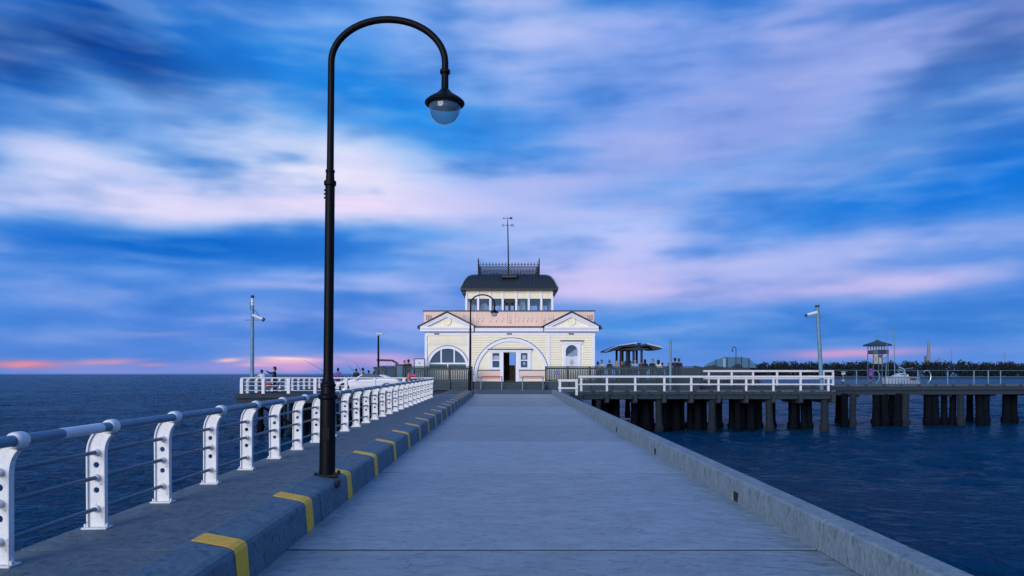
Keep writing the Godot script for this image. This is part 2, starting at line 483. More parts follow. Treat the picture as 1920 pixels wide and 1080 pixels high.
	M.red = paint(0.55, 0.07, 0.09, 0.5)
	M.teal = paint(0.03, 0.12, 0.19, 0.5)
	M.blue = paint(0.03, 0.05, 0.45, 0.5)
	M.sign_white = paint(0.62, 0.66, 0.72, 0.5)
	M.print = paint(0.03, 0.05, 0.09, 0.6)
	M.poster = paint(0.66, 0.68, 0.72, 0.7)
	M.chrome = paint(0.55, 0.58, 0.62, 0.25, 0.9)
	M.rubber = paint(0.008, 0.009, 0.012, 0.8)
	M.car = paint(0.78, 0.78, 0.82, 0.25)
	M.car.clearcoat_enabled = true; M.car.clearcoat = 0.8; M.car.clearcoat_roughness = 0.08
	M.tail = paint(0.5, 0.02, 0.03, 0.3)
	M.bike = paint(0.30, 0.36, 0.42, 0.35)
	M.purple = paint(0.13, 0.06, 0.26, 0.7)
	M.navy = paint(0.02, 0.03, 0.08, 0.7)
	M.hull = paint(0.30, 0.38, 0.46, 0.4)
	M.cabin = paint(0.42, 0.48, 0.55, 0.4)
	M.tower_wall = paint(0.06, 0.11, 0.14, 0.7)
	M.tower_sheet = paint(0.46, 0.40, 0.33, 0.8)
	M.tower_roof = paint(0.025, 0.055, 0.06, 0.8)
	M.plain_concrete = paint(0.20, 0.22, 0.25, 0.9)
	M.leaf = paint(1, 1, 1, 0.8)
	M.leaf.vertex_color_use_as_albedo = true
	M.rock = worn(grain(256, 67, Color(0.012, 0.02, 0.024), Color(0.05, 0.065, 0.07), 0.02, 0.1), Vector3.ONE * 0.1, 0.9)
	M.skin = paint(1, 1, 1, 0.75)
	M.skin.vertex_color_use_as_albedo = true
	var g := StandardMaterial3D.new()
	g.transparency = BaseMaterial3D.TRANSPARENCY_ALPHA
	g.albedo_color = Color(0.5, 0.62, 0.72, 0.14); g.roughness = 0.03; g.metallic_specular = 0.5
	M.glass = g
	var b := g.duplicate()
	b.albedo_color = Color(0.36, 0.47, 0.58, 0.42); b.roughness = 0.05
	M.bowl = b
	var w := StandardMaterial3D.new()
	w.albedo_color = lin(0.0003, 0.040, 0.095)
	w.roughness = 0.16; w.metallic_specular = 0.06
	w.uv1_triplanar = true; w.uv1_world_triplanar = true
	w.uv1_scale = Vector3(0.085, 0.085, 0.16)
	w.normal_enabled = true; w.normal_texture = bumps(1024, 71, 0.012, 26.0, 6); w.normal_scale = 1.6
	M.water = w

func water() -> void:
	var nz := FastNoiseLite.new()
	nz.seed = 77; nz.frequency = 0.22; nz.fractal_octaves = 3
	var xs := [0.0]
	var zs := [14.0]
	var step := 0.55
	while xs[-1] < 5000.0:
		if xs[-1] > 55.0: step *= 1.024
		xs.append(xs[-1] + step)
	for k in range(1, xs.size()): xs.insert(0, -xs[2 * k - 1])
	while zs[-1] > -9000.0:
		var d: float = -zs[-1]
		zs.append(zs[-1] - (0.42 if d < 100.0 else 0.42 * pow(d / 100.0, 1.25)))
	var pos := []
	for z: float in zs:
		for x: float in xs:
			var d: float = max(abs(x) * 0.6, -z)
			var y := 0.0
			if d < 1800.0:
				var calm := clampf(0.8 + nz.get_noise_2d(x * 0.09 + 40.0, z * 0.14) * 0.9, 0.35, 1.3)
				y = nz.get_noise_2d(x * 0.22 + 300.0, z * 0.5) * (0.10 + 0.22 * clampf(d / 300.0, 0.0, 1.0)) * clampf(2.2 - d / 900.0, 0.0, 1.0)
				if d < 320.0: y += nz.get_noise_2d(x * 0.75, z * 1.7) * 0.19 * clampf(1.6 - d / 200.0, 0.0, 1.0) * calm
				if d < 110.0: y += nz.get_noise_2d(x * 2.4 + 90.0, z * 4.6) * 0.075 * clampf(1.9 - d / 60.0, 0.0, 1.0) * calm
			pos.append(Vector3(x, SEA + y, z))
	var m := ArrayMesh.new()
	var w := xs.size()
	var v := PackedVector3Array(pos)
	var n := PackedVector3Array()
	n.resize(v.size())
	for j in zs.size():
		for i in w:
			var dx: Vector3 = v[j * w + min(i + 1, w - 1)] - v[j * w + max(i - 1, 0)]
			var dz: Vector3 = v[min(j + 1, zs.size() - 1) * w + i] - v[max(j - 1, 0) * w + i]
			var c := dx.cross(dz).normalized()
			n[j * w + i] = c if c.y > 0 else -c
	var id := PackedInt32Array()
	for j in zs.size() - 1:
		for i in w - 1:
			var q := j * w + i
			id.append_array([q, q + w, q + 1, q + 1, q + w, q + w + 1])
	var a := []
	a.resize(Mesh.ARRAY_MAX)
	a[Mesh.ARRAY_VERTEX] = v; a[Mesh.ARRAY_NORMAL] = n; a[Mesh.ARRAY_INDEX] = id
	# front faces run clockwise seen from above
	var p := v[id[0]]
	if (v[id[1]] - p).cross(v[id[2]] - p).y > 0:
		for k in range(0, id.size(), 3):
			var t := id[k + 1]; id[k + 1] = id[k + 2]; id[k + 2] = t
		a[Mesh.ARRAY_INDEX] = id
	m.add_surface_from_arrays(Mesh.PRIMITIVE_TRIANGLES, a)
	tag(inst(m, "sea_water", M.water, self), "dark blue rippled sea round the pier", "water", "", "structure")

func gy(z: float) -> float:
	return -z * RISE

func tilt() -> Basis:
	return Basis(Vector3.RIGHT, atan(RISE))

func pier() -> void:
	# concrete roadway: one slab per bay, with a gap between slabs
	var b := tilt()
	var road := thing("road", "blue grey concrete roadway down the middle of the pier", "road")
	road.set_meta("kind", "structure")
	var path := thing("footpath", "grey concrete footpath between the painted kerb and the white railing", "footpath")
	path.set_meta("kind", "structure")
	var m := MB.new(); m.box(Vector3(0, -0.15, 0), Vector3(5.1, 0.3, 5.055), Basis.IDENTITY, 0.004)
	var slab_mesh := m.mesh()
	m = MB.new(); m.box(Vector3(0, -0.15, 0), Vector3(2.16, 0.3, 5.07), Basis.IDENTITY, 0.004)
	var path_mesh := m.mesh()
	m = MB.new(); m.box(Vector3(0, -0.06, 0), Vector3(5.08, 0.12, 0.05))
	var joint_mesh := m.mesh()
	var tints := []
	for v: float in [0.9, 1.0, 0.95]:
		var rm: StandardMaterial3D = M.road.duplicate()
		rm.albedo_color = Color(v, v, v)
		tints.append(rm)
	for k in range(-2, 9):
		var z0 := -6.9 - 5.1 * (k - 1)
		var zc := z0 - 2.55
		if k < 9 and zc > -48.0:
			inst(slab_mesh, "road_slab", tints[(k + 3) * 2 % 3], road, Vector3(0.5, gy(zc) + rng.randf_range(-0.004, 0.002), zc), b)
			if k < 8: inst(joint_mesh, "joint_filler", M.rubber, road, Vector3(0.5, gy(z0 - 5.1) - 0.005, z0 - 5.1), b)
			inst(path_mesh, "path_slab", M.path, path, Vector3(-3.27, gy(zc) + rng.randf_range(-0.004, 0.002) - 0.002, zc), b)
	# body of the pier below the slabs, and its piles
	var body := thing("concrete_pier", "long concrete pier body carrying the roadway and footpath", "pier")
	m = MB.new(); m.box(Vector3(-0.6, -0.62, 0), Vector3(7.0, 0.6, 62.5), Basis.IDENTITY, 0.02)
	put(m, "deck_beam", M.parapet, body, Vector3(0, gy(-19.5), -19.5), b)
	m = MB.new(); m.lathe([Vector2(0.26, -3.4), Vector2(0.26, 0.0)], 12)
	var pm := m.mesh()
	for k in 9:
		for x in [-3.4, -0.4, 2.3]:
			inst(pm, "pile", M.pile, body, Vector3(x, -0.75, -4.0 - k * 5.4))
	# left kerb, one casting per 2.55 m, with yellow bands
	var kerb := thing("kerb", "blue grey painted concrete kerb with yellow bands beside the footpath", "kerb")
	kerb.set_meta("kind", "structure")
	var prof := PackedVector2Array([Vector2(-2.34, 0.0), Vector2(-1.955, 0.0), Vector2(-1.975, 0.27), Vector2(-1.99, 0.30), Vector2(-2.03, 0.318), Vector2(-2.29, 0.365), Vector2(-2.325, 0.35)])
	m = MB.new(); m.prism(prof, -1.259, 1.259)
	var km := m.mesh()
	for k in range(-3, 17):
		var zc := -4.35 - 2.55 * k
		if zc < -46.0: continue
		inst(km, "kerb_block", M.kerb, kerb, Vector3(0, gy(zc), zc), b)
	var band := PackedVector2Array([Vector2(-1.951, 0.004), Vector2(-1.971, 0.272), Vector2(-1.987, 0.303), Vector2(-2.029, 0.322), Vector2(-2.2915, 0.3695), Vector2(-2.29, 0.366), Vector2(-2.031, 0.319), Vector2(-1.9912, 0.3012), Vector2(-1.976, 0.271), Vector2(-1.956, 0.004)])
	m = MB.new(); m.prism(band, -0.13, 0.13)
	var bm := m.mesh()
	for k in range(-2, 21):
		var z := -5.75 - 1.96 * k
		if z < -44.0: break
		inst(bm, "yellow_band", M.yellow, kerb, Vector3(0, gy(z), z), b)
	# right parapet kerb: castings 5.1 m long, a drain slot in the middle of each
	var par := thing("parapet", "pale concrete kerb wall with dark drain slots along the open side", "kerb wall")
	par.set_meta("kind", "structure")
	var pp := PackedVector2Array([Vector2(2.77, 0.0), Vector2(3.04, 0.0), Vector2(3.03, 0.262), Vector2(3.01, 0.28), Vector2(2.815, 0.28), Vector2(2.79, 0.262)])
	var lower := PackedVector2Array([Vector2(2.77, 0.0), Vector2(3.04, 0.0), Vector2(3.036, 0.12), Vector2(2.779, 0.12)])
	var upper := PackedVector2Array([Vector2(2.779, 0.12), Vector2(3.036, 0.12), Vector2(3.03, 0.262), Vector2(3.01, 0.28), Vector2(2.815, 0.28), Vector2(2.79, 0.262)])
	m = MB.new()
	m.prism(pp, -2.535, -0.12); m.prism(pp, 0.12, 2.535); m.prism(upper, -0.12, 0.12)
	var wm := m.mesh()
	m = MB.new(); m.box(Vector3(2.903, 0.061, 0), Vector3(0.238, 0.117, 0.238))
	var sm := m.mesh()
	for k in range(-2, 8):
		var zc := -9.38 - 5.1 * k
		if zc < -46.5: continue
		inst(wm, "parapet_block", M.parapet, par, Vector3(rng.randf_range(-0.006, 0.006), gy(zc) + rng.randf_range(-0.004, 0.004), zc), b)
		inst(sm, "slot_dark_fill", M.rubber, par, Vector3(0, gy(zc), zc), b)  # dark block filling the slot; the shade inside is put into its colour
	# timber apron between the road end and the kiosk
	var apron := thing("timber_apron", "weathered blue grey plank apron between road end and kiosk steps", "plank deck")
	apron.set_meta("kind", "structure")
	m = MB.new(); m.box(Vector3(0, -0.05, 0), Vector3(0.292, 0.1, 9.9), Basis.IDENTITY, 0.008)
	var lm := m.mesh()
	for k in 27:
		inst(lm, "plank", M.grey_timber, apron, Vector3(-4.1 + k * 0.303, gy(-52.7) + rng.randf_range(-0.008, 0.008), -52.75), b)
	slab(Vector3(-4.3, -0.35, -57.6), Vector3(4.1, 0.26, -47.4), "bearer", M.timber, apron)
	m = MB.new(); m.lathe([Vector2(0.24, -3.2), Vector2(0.22, 0.0)], 12)
	for k in 4:
		for x in [-3.8, -1.2, 1.4, 3.8]:
			put(m, "pile", M.pile, apron, Vector3(x, -0.3, -48.5 - k * 2.9))

func pile_mesh(top: float, r: float, low := -3.2) -> ArrayMesh:
	# a round timber pile with a shell crust at the tide line; origin at its head
	var m := MB.new()
	var f := RandomNumberGenerator.new()
	f.seed = int(r * 1000.0) + int(top * 100.0)
	var tide := SEA - top
	m.lathe([Vector2(r * 0.9, low), Vector2(r * 1.12, tide - 0.1), Vector2(r * f.randf_range(1.15, 1.4), tide + 0.12), Vector2(r * f.randf_range(1.2, 1.55), tide + 0.38), Vector2(r * f.randf_range(1.0, 1.1), tide + 0.52), Vector2(r * 1.0, tide + 0.95), Vector2(r * 0.96, tide + 1.5), Vector2(r, 0.0), Vector2(0.0, 0.01)], 11)
	return m.mesh()

func left_platform() -> void:
	var y := 0.36
	var p := thing("timber_platform", "broad timber platform on dark piles with white curved railing posts", "platform")
	var m := MB.new(); m.box(Vector3(0, -0.05, 0), Vector3(0.29, 0.1, 22.0), Basis.IDENTITY, 0.006)
	var lm := m.mesh()
	for k in 44:
		inst(lm, "plank", M.timber, p, Vector3(-17.55 + k * 0.3, y + rng.randf_range(-0.006, 0.006), -61.5))
	slab(Vector3(-17.7, y - 0.16, -150.0), Vector3(-4.5, y - 0.005, -72.6), "far_deck", M.timber, p)
	slab(Vector3(-17.75, y - 0.30, -50.6), Vector3(-4.6, y - 0.02, -50.42), "edge_beam", M.timber, p, 0.01)
	slab(Vector3(-17.72, y - 0.62, -50.85), Vector3(-4.6, y - 0.32, -50.62), "wale", M.timber, p, 0.01)
	for z in [-55.0, -60.0, -66.0, -75.0, -90.0, -110.0]:
		slab(Vector3(-17.5, y - 0.5, z - 0.15), Vector3(-4.6, y - 0.17, z + 0.15), "crosshead", M.timber, p)
	var pm := pile_mesh(y - 0.4, 0.25)
	var pm2 := pile_mesh(y - 0.4, 0.2)
	for k in 7:
		var x := -17.2 + k * 2.0
		for z in [-51.0, -55.0, -60.0, -66.0]:
			var o := inst(pm if k % 3 else pm2, "pile", M.pile if (k + int(z)) % 3 else M.old_pile, p, Vector3(x + rng.randf_range(-0.3, 0.3), y - 0.32, z))
			o.rotation = Vector3(rng.randf_range(-0.03, 0.03), rng.randf() * 6.0, rng.randf_range(-0.03, 0.03))
	for z in [-75.0, -90.0, -110.0, -130.0]:
		for x in [-17.0, -12.5, -8.5, -5.5]:
			inst(pm, "pile", M.pile, p, Vector3(x, y - 0.32, z))
	for x: float in [-16.5, -12.5, -8.0]:
		var br := MB.new()
		br.tube([Vector3(x, y - 0.6, -50.8), Vector3(x + 2.6, SEA + 0.7, -50.8)], 0.09, 6)
		put(br, "brace", M.pile, p)

func right_landing() -> void:
	var y := 0.48
	var p := thing("timber_landing", "low timber landing on crusted piles beside the kiosk terrace", "landing")
	var m := MB.new(); m.box(Vector3(0, -0.06, 0), Vector3(0.29, 0.12, 3.4), Basis.IDENTITY, 0.008)
	var lm := m.mesh()
	for k in 66:
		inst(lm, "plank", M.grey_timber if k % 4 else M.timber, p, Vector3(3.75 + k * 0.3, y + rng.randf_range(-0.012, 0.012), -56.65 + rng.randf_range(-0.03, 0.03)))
	# front waling in lengths, as in the photograph lighter below, dark above
	var cuts := [3.5, 5.3, 7.131, 9.141, 11.209, 13.124, 15.059, 17.031, 18.966, 20.900, 23.214]
	for k in cuts.size() - 1:
		slab(Vector3(cuts[k] + 0.02, y - 0.30, -55.05), Vector3(cuts[k + 1] - 0.02, y - 0.125, -54.87), "edge_beam", M.timber, p, 0.01)
		slab(Vector3(cuts[k] + 0.16, y - 0.62, -55.2), Vector3(cuts[k + 1] - 0.16, y - 0.32, -55.0), "wale", M.timber, p, 0.015)
	for k in cuts.size():
		slab(Vector3(cuts[k] - 0.13, y - 0.85, -55.1), Vector3(cuts[k] + 0.13, y - 0.31, -54.84), "post_foot", M.timber, p, 0.01)
		slab(Vector3(cuts[k] - 0.14, y - 0.9, -58.4), Vector3(cuts[k] + 0.14, y - 0.63, -54.95), "crosshead", M.timber, p)
	slab(Vector3(3.4, y - 0.75, -58.3), Vector3(23.0, y - 0.5, -58.1), "rear_beam", M.timber, p)
	# piles: positions across the front, radius, lean, weathered or dark
	for a: Array in [[6.643, 0.2, 0.1, 1], [7.222, 0.26, 0.0, 0], [8.110, 0.26, 0.0, 0], [9.578, 0.3, 0.0, 0], [10.312, 0.3, 0.02, 0], [10.870, 0.24, 0.05, 1], [11.818, 0.3, 0, 0], [12.590, 0.32, 0, 0],
		[14.058, 0.28, 0, 0], [14.736, 0.26, 0.04, 1], [16.825, 0.24, 0.0, 0], [17.263, 0.3, 0, 0], [17.881, 0.28, 0, 0], [18.770, 0.26, 0.03, 1], [19.542, 0.28, -0.02, 0], [21.070, 0.24, 0.05, 0], [21.896, 0.22, 0.05, 0], [22.400, 0.28, 0, 0], [22.768, 0.27, 0, 1]]:
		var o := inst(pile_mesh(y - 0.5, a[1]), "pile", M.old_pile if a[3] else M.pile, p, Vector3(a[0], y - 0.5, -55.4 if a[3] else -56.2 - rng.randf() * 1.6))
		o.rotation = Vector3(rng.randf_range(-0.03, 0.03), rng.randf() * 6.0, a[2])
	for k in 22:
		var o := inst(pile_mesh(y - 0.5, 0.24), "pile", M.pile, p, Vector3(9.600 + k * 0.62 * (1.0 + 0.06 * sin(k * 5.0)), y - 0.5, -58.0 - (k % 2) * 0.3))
		o.rotation.y = k
	white_fence("timber_railing", "low white timber railing along the front of the landing", Vector3(0, y, -55.0), [5.303, 7.131, 9.141, 11.209, 13.124, 15.059, 17.031, 18.966, 20.900, 22.872], 0.92, -0.2, 0.35)
	white_fence("timber_railing", "short white timber railing of one bay at the end of the concrete parapet", Vector3(0, gy(-47), -47.6), [3.277, 4.303], 0.80, -0.12, 0.08)
	# breakwater walkway behind, a step higher
	y = 0.82
	var w := thing("breakwater_walkway", "higher timber walkway running out to the breakwater past the bicycles", "walkway")
	m = MB.new(); m.box(Vector3(0, -0.06, 0), Vector3(0.29, 0.12, 4.2), Basis.IDENTITY, 0.008)
	lm = m.mesh()
	for k in 125:
		var x := 14.6 + k * 0.3
		inst(lm, "plank", M.grey_timber if k % 5 else M.timber, w, Vector3(x, y + rng.randf_range(-0.01, 0.01), -61.9 - max(0.0, x - 24.0) * 0.16))
	for a: Array in [[14.4, 24.0, -59.7, -59.7], [24.0, 33.0, -59.7, -61.1], [33.0, 42.5, -61.1, -62.6], [42.5, 52.0, -62.6, -64.1]]:
		var q := MB.new()
		for e: Array in [[-0.13, -0.42, 0.1], [-0.44, -0.8, -0.12]]:
			q.quad(Vector3(a[0], y + e[1], a[2] + e[2]), Vector3(a[1] - 0.03, y + e[1], a[3] + e[2]), Vector3(a[1] - 0.03, y + e[0], a[3] + e[2]), Vector3(a[0], y + e[0], a[2] + e[2]))
			q.quad(Vector3(a[0], y + e[0], a[2] + e[2]), Vector3(a[1] - 0.03, y + e[0], a[3] + e[2]), Vector3(a[1] - 0.03, y + e[0], a[3] + e[2] - 0.25), Vector3(a[0], y + e[0], a[2] + e[2] - 0.25))
			q.quad(Vector3(a[0], y + e[1], a[2] + e[2] - 0.25), Vector3(a[1] - 0.03, y + e[1], a[3] + e[2] - 0.25), Vector3(a[1] - 0.03, y + e[1], a[3] + e[2]), Vector3(a[0], y + e[1], a[2] + e[2]))
		put(q, "edge_beam", M.timber, w)
	for a: Array in [[26.280, 60.2, 0.28, 0], [26.986, 60.2, 0.25, 1], [29.154, 61, 0.28, 0], [29.785, 61, 0.3, 0], [30.872, 62, 0.22, 0], [30.837, 61, 0.3, 0], [31.468, 61, 0.28, 1], [33.779, 62, 0.3, 0], [34.292, 62, 0.3, 0], [35.628, 63, 0.24, 0], [36.366, 63, 0.26, 0], [36.388, 62, 0.25, 1], [38.495, 63, 0.32, 0], [39.017, 63, 0.32, 0], [41.401, 64, 0.34, 0], [42.259, 64.5, 0.3, 0], [44.603, 65, 0.3, 0], [47.338, 66, 0.3, 0]]:
		var o := inst(pile_mesh(y - 0.8, a[2]), "pile", M.old_pile if a[3] else M.pile, w, Vector3(a[0], y - 0.7, -a[1]))
		o.rotation = Vector3(rng.randf_range(-0.02, 0.02), rng.randf() * 6.0, rng.randf_range(-0.03, 0.05))
	for k in 9:
		var x := 15.5 + k * 4.0
		var z: float = -62.6 - max(0.0, x - 24.0) * 0.16
		slab(Vector3(x - 0.2, y - 0.98, z - 1.5), Vector3(x + 0.2, y - 0.82, z + 2.4), "crosshead", M.timber, w)
		inst(pile_mesh(y - 0.8, 0.26), "pile", M.pile, w, Vector3(x, y - 0.8, z - 0.9))
	white_fence("timber_railing", "white timber railing standing on the higher walkway behind the landing", Vector3(0, y, -59.72), [15.604, 17.375, 19.022, 20.874, 22.686, 24.456, 25.198], 1.0, -0.45, 0.05)
	# wire railing on the far part
	var r := thing("wire_railing", "thin wire railing with slim grey posts along the far walkway", "railing")
	for a: Array in [[28.185, 62.3], [34.030, 64.0], [37.072, 65.0], [39.571, 65.5], [41.102, 66.0], [42.468, 66.5], [46.086, 67.5]]:
		var x: float = a[0]
		rod([Vector3(x, y, -a[1]), Vector3(x, y + 1.15, -a[1])], 0.05, "post", M.pole, r, 8)
	for h: float in [0.6, 1.13]:
		rod([Vector3(25.957, y + h, -61.5), Vector3(34.030, y + h, -64.0), Vector3(46.086, y + h, -67.5)], 0.018, "wire", M.pole, r, 6)

func white_fence(called: String, label: String, at: Vector3, xs: Array, h: float, lead: float, tail: float) -> void:
	var f := thing(called, label, "railing", at)
	var m := MB.new(); m.box(Vector3(0, (h + 0.04) * 0.5 - 0.05, 0), Vector3(0.15, h - 0.04 + 0.1, 0.12), Basis.IDENTITY, 0.01)
	for x: float in xs:
		put(m, "post", M.white, f, Vector3(x, 0, 0))
	slab(Vector3(xs[0] + lead, h - 0.02, -0.09), Vector3(xs[-1] + tail, h + 0.13, 0.09), "top_rail", M.white, f, 0.02)
	slab(Vector3(xs[0] + lead, h * 0.42, 0.062), Vector3(xs[-1] + tail, h * 0.42 + 0.1, 0.11), "lower_rail", M.white, f, 0.01)

func csg_box(parent: Node, lo: Vector3, hi: Vector3, cut := false) -> CSGBox3D:
	var c := CSGBox3D.new()
	c.size = (hi - lo).abs(); c.position = (lo + hi) * 0.5
	if cut: c.operation = CSGShape3D.OPERATION_SUBTRACTION
	parent.add_child(c)
	return c

func csg_disc(parent: Node, x: float, y: float, z: float, r: float, depth: float) -> void:
	var c := CSGCylinder3D.new()
	c.radius = r; c.height = depth; c.sides = 48
	c.position = Vector3(x, y, z); c.rotation.x = PI / 2
	c.operation = CSGShape3D.OPERATION_SUBTRACTION
	parent.add_child(c)

func arc_ring(cx: float, cy: float, r0: float, r1: float, a0: float, a1: float, steps: int) -> PackedVector2Array:
	var p := PackedVector2Array()
	for k in steps + 1:
		var a := lerpf(a0, a1, k / float(steps))
		p.append(Vector2(cx + cos(a) * r1, cy + sin(a) * r1))
	for k in steps + 1:
		var a := lerpf(a1, a0, k / float(steps))
		p.append(Vector2(cx + cos(a) * r0, cy + sin(a) * r0))
	return p

func kiosk() -> void:
	var K := thing("pier_kiosk", "cream weatherboard pier kiosk with dark curved roof and weather vane", "kiosk")
	var F := -60.0
	var xl := -6.290
	var xr := 6.828
	var base := 1.06
	var top := 5.303
	# ---- ground floor shell with real openings
	var wall := CSGCombiner3D.new()
	wall.material_override = M.cream
	hang(wall, "wall", K)
	csg_box(wall, Vector3(xl, base, F - 10.0), Vector3(xr, top, F))
	csg_box(wall, Vector3(xl + 0.25, base + 0.02, F - 9.8), Vector3(xr - 0.25, top - 0.3, F - 0.22), true)
	csg_box(wall, Vector3(-0.248, base - 0.1, F - 1), Vector3(0.703, 3.317, F + 1), true)
	csg_box(wall, Vector3(-1.097, 2.158, F - 1), Vector3(-0.559, 3.275, F + 1), true)
	csg_box(wall, Vector3(1.097, 2.158, F - 1), Vector3(1.614, 3.275, F + 1), true)
	csg_disc(wall, -4.572, 2.199, F, 1.48, 1.0)
	csg_box(wall, Vector3(-6.166, base, F - 0.2), Vector3(-2.979, 2.075, F - 0.003))
	csg_disc(wall, 5.048, 3.441, F, 0.46, 1.0)
	csg_box(wall, Vector3(4.593, 3.027, F - 0.5), Vector3(5.503, 3.441, F + 0.5), true)
	csg_box(wall, Vector3(0.25, 2.45, F - 11), Vector3(0.95, 3.75, F - 9), true)
	slab(Vector3(xl + 0.3, base + 0.03, F - 9.7), Vector3(xr - 0.3, base + 0.06, F - 0.3), "floor", M.interior, K)
	# dark timber panelling, added so the room looks dark behind its windows
	for e: Array in [[xl + 0.26, 0.24], [0.96, xr - 0.26]]:
		slab(Vector3(e[0], base + 0.07, F - 9.78), Vector3(e[1], top - 0.32, F - 9.72), "added_panelling", M.interior, K)
	for x: float in [xl + 0.28, xr - 0.28]:
		slab(Vector3(x - 0.02, base + 0.07, F - 9.7), Vector3(x + 0.02, top - 0.32, F - 0.3), "added_panelling", M.interior, K)
	slab(Vector3(xl + 0.32, top - 0.36, F - 9.7), Vector3(xr - 0.32, top - 0.33, F - 0.3), "added_ceiling_boards", M.interior, K)
	# ---- weatherboards, each a board
	var cx := 0.352
	var cy := 1.537
	var R := 2.87
	var h := 0.187
	var k := 0
	var y := base + 0.01
	var wx0 := 4.221
	var wx1 := 5.876
	while y + h < 4.641:
		var runs := []
		var dy: float = max(0.0, y - cy)
		var half := sqrt(max(0.0, R * R - dy * dy))
		var dy2: float = max(0.0, y + h - cy)
		var half2 := sqrt(max(0.0, R * R - dy2 * dy2))
		if half > 0.3:
			runs.append([-2.731, cx - half2 - 0.0]); runs.append([cx + half2, 3.186])
			if half < 2.15 and y > 3.648: runs.append([cx - half2 + 0.1, cx + half2 - 0.1])
		else:
			runs.append([-2.731, 3.186])
		if y + h < 3.979 + 0.1: runs.append([3.372, wx0]); runs.append([wx1, 6.662])
		else: runs.append([3.372, 6.662])
		for r: Array in runs:
			if r[1] - r[0] < 0.08: continue
			var inset: bool = r[0] > cx - 2.6 and r[1] < cx + 2.6
			var m := MB.new()
			var poly := PackedVector2Array([Vector2(0, 0.024), Vector2(0.066, 0.024), Vector2(0.07, 0.034), Vector2(0.012, h - 0.002), Vector2(0, h - 0.002)])
			m.prism(poly, 0.0, r[1] - r[0], Transform3D(Basis(Vector3(0, 0, 1), Vector3(0, 1, 0), Vector3(1, 0, 0)), Vector3.ZERO))
			put(m, "weatherboard", M.cream, K, Vector3(r[0], y, F + (-0.0 if inset else 0.002)))
		y += h
		k += 1
	# ---- entrance arch
	var m := MB.new()
	m.prism(arc_ring(cx, cy, R - 0.22, R + 0.02, 0.0, PI, 48), F + 0.0, F + 0.12)
	m.span(Vector3(cx - R - 0.02, base, F), Vector3(cx - R + 0.22, cy, F + 0.12)); m.span(Vector3(cx + R - 0.22, base, F), Vector3(cx + R + 0.02, cy, F + 0.12))
	put(m, "arch_trim", M.trim, K)
	m = MB.new()
	m.prism(arc_ring(cx, cy, R + 0.02, R + 0.075, 0.0, PI, 48), F, F + 0.075)
	put(m, "arch_edge", M.frame_blue, K)
	# door frame, header, sidelights
	m = MB.new()
	m.span(Vector3(-0.497, base, F), Vector3(-0.248, 3.358, F + 0.09), 0.01); m.span(Vector3(0.703, base, F), Vector3(0.952, 3.358, F + 0.09), 0.01)
	put(m, "door_frame", M.trim, K)
	slab(Vector3(-1.407, 3.358, F), Vector3(1.945, 3.523, F + 0.11), "lintel", M.trim, K, 0.01)
	slab(Vector3(-1.490, 3.523, F), Vector3(2.028, 3.606, F + 0.16), "lintel_cap", M.frame_blue, K, 0.01)
	for s: Array in [[-1.366, -1.097, -0.559, -0.497, -1.366], [0.952, 1.097, 1.614, 1.883, 0]]:
		var w := MB.new()
		w.span(Vector3(s[0], 1.992, F), Vector3(s[1], 3.358, F + 0.07)); w.span(Vector3(s[2], 1.992, F), Vector3(s[3], 3.358, F + 0.07))
		w.span(Vector3(s[1], 1.992, F + 0.0), Vector3(s[2], 2.158, F + 0.08)); w.span(Vector3(s[1], 3.275, F), Vector3(s[2], 3.358, F + 0.068))
		w.span(Vector3(s[1], 2.675, F - 0.06), Vector3(s[2], 2.758, F + 0.03))
		var sash := put(w, "sidelight", M.trim, K)
		slab(Vector3(s[1], 2.158, F - 0.03), Vector3(s[2], 3.275, F - 0.02), "pane", M.glass, sash)
		var mid: float = (s[1] + s[2]) * 0.5
		if s[4] != 0: slab(Vector3(s[1] + 0.05, 2.779, F - 0.09), Vector3(s[2] - 0.03, 3.068, F - 0.08), "notice", M.poster, sash)
		else:
			slab(Vector3(mid - 0.14, 2.820, F - 0.09), Vector3(mid + 0.14, 3.110, F - 0.08), "notice", M.poster, sash)
			slab(Vector3(mid - 0.07, 2.365, F - 0.09), Vector3(mid + 0.08, 2.572, F - 0.08), "notice", M.poster, sash)
	# open double door leaves, swung inwards
	for s: float in [-1.0, 1.0]:
		var dx := 0.228 + s * 0.47
		var leaf := slab(Vector3(dx - 0.03, base + 0.06, F - 1.1), Vector3(dx + 0.03, 3.275, F - 0.24), "door", M.dark_wood, K)
		slab(Vector3(-s * 0.02 - 0.03, -0.05, 0.3), Vector3(-s * 0.02 + 0.03, 0.12, 0.34), "handle", M.chrome, leaf)
